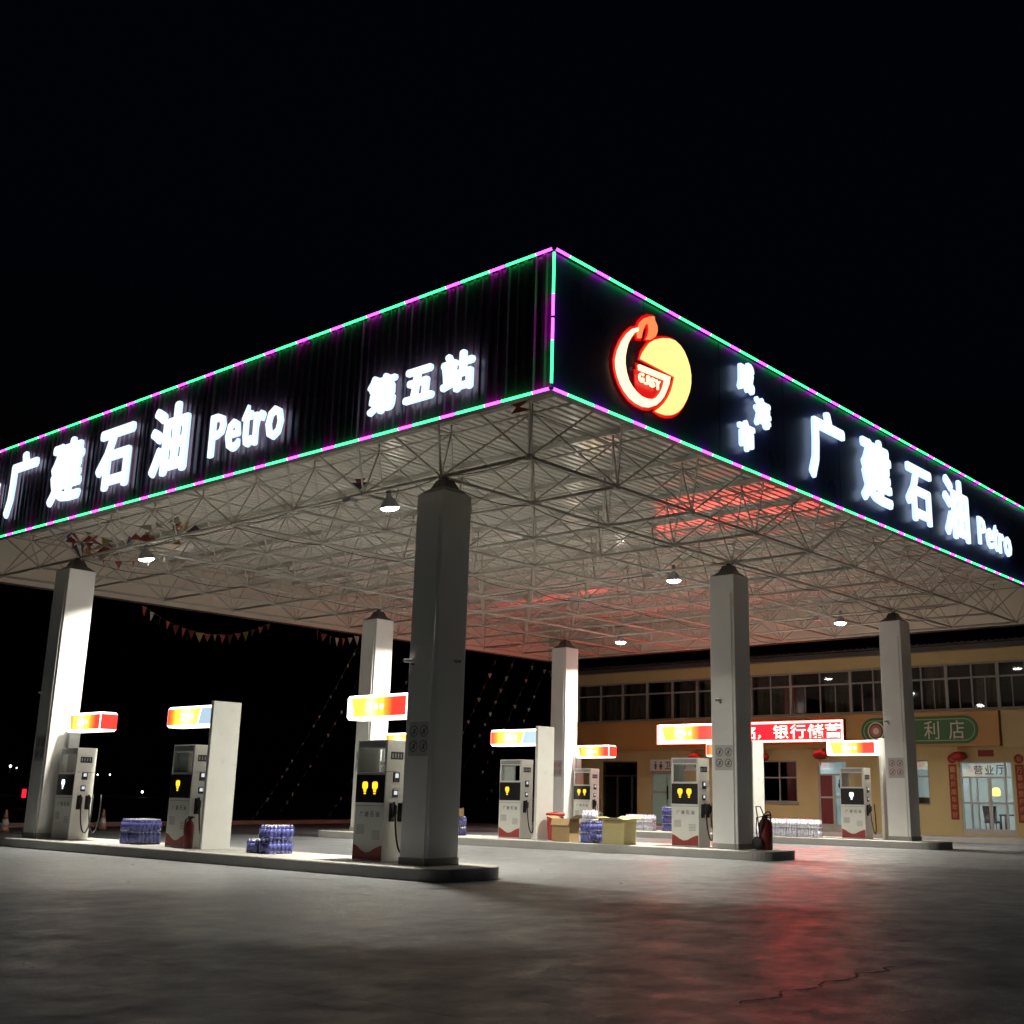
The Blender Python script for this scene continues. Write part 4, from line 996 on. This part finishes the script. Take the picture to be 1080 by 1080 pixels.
# ------------------------------------------------------------------ bunting
def pennant(p, s, m_, parent, nm='pennant', rz=0.0):
    b = MB(); c, sn = math.cos(rz), math.sin(rz)
    b.prism([(c * -s * .42, sn * -s * .42, 0), (c * s * .42, sn * s * .42, 0), (random.uniform(-.1, .1) * s, random.uniform(-.1, .1) * s, -s)], (-sn * .004, c * .004, 0))
    return b.build(nm, m_, parent, loc=p)
def bunting(a, e, sag, n, size, cols, label):
    t = thing('bunting_string', label, 'bunting', group='strings of small flags')
    a, e = Vector(a), Vector(e); f = lambda k: a.lerp(e, k) - Vector((0, 0, sag * 4 * k * (1 - k)))
    b = MB(); b.tube([f(i / 24) for i in range(25)], .006, 5); b.build('string', 'string', t)
    for i in range(n):
        pennant(f((i + .5) / n), size * random.uniform(.7, 1.15), random.choice(cols), t, rz=random.uniform(0, PI))
P4 = ['pen_pale']
bunting((30.5, 36.8, 7.1), (32.6, 46.0, .1), .35, 20, .17, P4, 'string of pale flags slanting to the ground left of the white column, upper one')
bunting((31.4, 36.9, 7.0), (34.6, 47.0, .1), .35, 16, .17, P4, 'string of pale flags slanting to the ground left of the white column, lower one')
bunting((34.2, 36.9, 7.5), (38.6, 48.0, .2), .3, 16, .17, P4, 'string of pale flags in the dark gap just left of the front column')
bunting((38.87, 36.9, 7.66), (42.9, 46, .3), .35, 16, .2, P4, 'leftmost string of pale flags in the dark gap right of the front column')
bunting((40.03, 36.9, 7.64), (44.0, 46, .1), .35, 16, .2, P4, 'second string of pale flags from the front column in the dark gap')
bunting((41.43, 36.9, 7.68), (45.6, 46, .1), .35, 15, .2, P4, 'third string of pale flags from the front column in the dark gap')
bunting((42.33, 36.9, 7.6), (47.5, 46, .6), .35, 14, .2, P4, 'string of pale flags nearest the column at the building end')
MIXC = ['pen_pale', 'pen_red', 'pen_red', 'pen_yel', 'pen_pale']
bunting((20.9, 36.8, 7.62), (26.3, 36.8, 7.62), .75, 17, .34, MIXC, 'sagging string of red and pale flags under the far canopy edge')
bunting((28.3, 36.8, 7.62), (30.6, 36.8, 7.62), .25, 7, .34, MIXC, 'short string of red and pale flags under the far canopy edge by the column')
bunting((15.4, 29.6, 7.45), (16.2, 27.2, 7.4), .12, 5, .2, ['pen_pale', 'pen_red'], 'short string of pennants hanging right of the far-left column top')
TANG = ['pen_red', 'pen_yel', 'pen_blue', 'pen_red', 'pen_pale']
def tangle(c, spread, n, label):
    t = thing('flag_tangle', label, 'bunting', group='tangled flags in the roof frame')
    c = Vector(c)
    for i in range(n):
        p = c + Vector((random.gauss(0, spread), random.gauss(0, spread * 1.3), random.gauss(0, spread * .4)))
        b = MB(); s = random.uniform(.18, .34); d1 = Vector((random.uniform(-1, 1), random.uniform(-1, 1), random.uniform(-.6, .3))).normalized(); d2 = d1.orthogonal().normalized(); n_ = d1.cross(d2) * .006
        b.prism([-d1 * s * .4 + d2 * s * .5, -d1 * s * .4 - d2 * s * .5, d1 * s * .7], n_); b.build('pennant', random.choice(TANG), t, loc=p)
tangle((15.2, 29.6, 7.75), .33, 26, 'clump of tangled coloured flags on top of the far-left column')
tangle((15.6, 27.2, 7.75), .28, 14, 'clump of tangled coloured flags left of the far-left lamp in the roof frame')
tangle((15.4, 25.9, 7.9), .22, 9, 'few dark red and blue flags caught in the roof frame right of the far-left lamp')
tangle((15.3, 18.6, 7.75), .14, 4, 'few dark flags caught beside the lamp near the dark front column')
tangle((14.0, 12.9, 7.9), .13, 4, 'few dark red flags caught under the canopy corner')

# ------------------------------------------------------------------ far things on the dark side
def cone(x, y, label):
    t = thing('traffic_cone', label, 'traffic cone', (x, y, .004), group='traffic cones')
    b = MB(); b.box(-.2, .2, -.2, .2, 0, .03); b.build('base', 'rubber', t)
    b = MB(); b.m(0).lathe([(.15, .03), (.12, .2)], n=16); b.m(1).lathe([(.12, .2), (.085, .42)], n=16); b.m(0).lathe([(.085, .42), (.03, .72)], n=16); b.build('shell', ['cone_or', 'cone_wh'], t)
cone(18.7, 39.9, 'traffic cone standing left of the far-left column'); cone(22.4, 40.4, 'traffic cone standing right of the far-left column pump')
def far_lamp(x, y, h, label, m_='far_w', r=.22):
    t = thing('street_lamp', label, 'street lamp', (x, y, 0), group='far street lamps')
    b = MB(); b.bar((0, 0, 0), (0, 0, h), .09, 8, .05); b.build('pole', 'darksteel', t)
    b = MB(); b.ball((0, 0, h + r), r, 8); b.build('head', m_, t)
def ray_at(px, py, dist):
    d = Fv + Rv * ((px - 613.614) / 1222.95) - Uv * ((py - 527.538) / 1222.95)
    k = dist / math.hypot(d.x, d.y); return d.x * k, d.y * k, 1.5 + d.z * k
for px, py, D, lab, m_, r in ((11, 808, 210, 'brightest far street lamp left of the far-left column', 'far_w', .30), (17.5, 810, 260, 'faint far street lamp at the left picture edge', 'far_w', .18),
                              (103, 817, 230, 'far street lamp just right of the leftmost pump', 'far_w', .2), (116, 817, 230, 'far street lamp, second to the right of the leftmost pump', 'far_w', .2),
                              (150, 836, 200, 'lower far lamp between the leftmost two pumps', 'far_w', .28)):
    x, y, z = ray_at(px, py, D); far_lamp(x, y, max(z, .8) - r * .6, lab, m_, r * .6)
x, y, z = ray_at(25.5, 836, 90)
t = thing('warning_light', 'red light glowing at the left edge of the far-left column', 'lamp', (x, y, 0))
b = MB(); b.bar((0, 0, 0), (0, 0, z - .45), .05, 8); b.build('pole', 'darksteel', t)
b = MB(); b.box(-.12, .12, -.12, .12, z - .35, z + .25); b.build('head', 'far_r', t, bevel=.05)

# ------------------------------------------------------------------ night sky
w = bpy.data.worlds.new('World'); bpy.context.scene.world = w; w.use_nodes = True
nt = w.node_tree; bg = nt.nodes['Background']
sky = nt.nodes.new('ShaderNodeTexSky'); sky.sky_type = 'NISHITA'; sky.sun_disc = False
sky.sun_elevation = math.radians(-4); sky.sun_rotation = math.radians(200)
tint = nt.nodes.new('ShaderNodeMix'); tint.data_type = 'RGBA'; tint.blend_type = 'MULTIPLY'; tint.inputs[0].default_value = 1
tint.inputs[7].default_value = (.30, .48, .9, 1); nt.links.new(sky.outputs[0], tint.inputs[6]); nt.links.new(tint.outputs[2], bg.inputs[0]); bg.inputs[1].default_value = .11

sc = bpy.context.scene
sc.view_settings.view_transform = 'Standard'; sc.view_settings.look = 'None'; sc.view_settings.exposure = 0; sc.view_settings.gamma = 1
sc.cycles.max_bounces = 8; sc.cycles.transparent_max_bounces = 12
sc.cycles.use_denoising = True
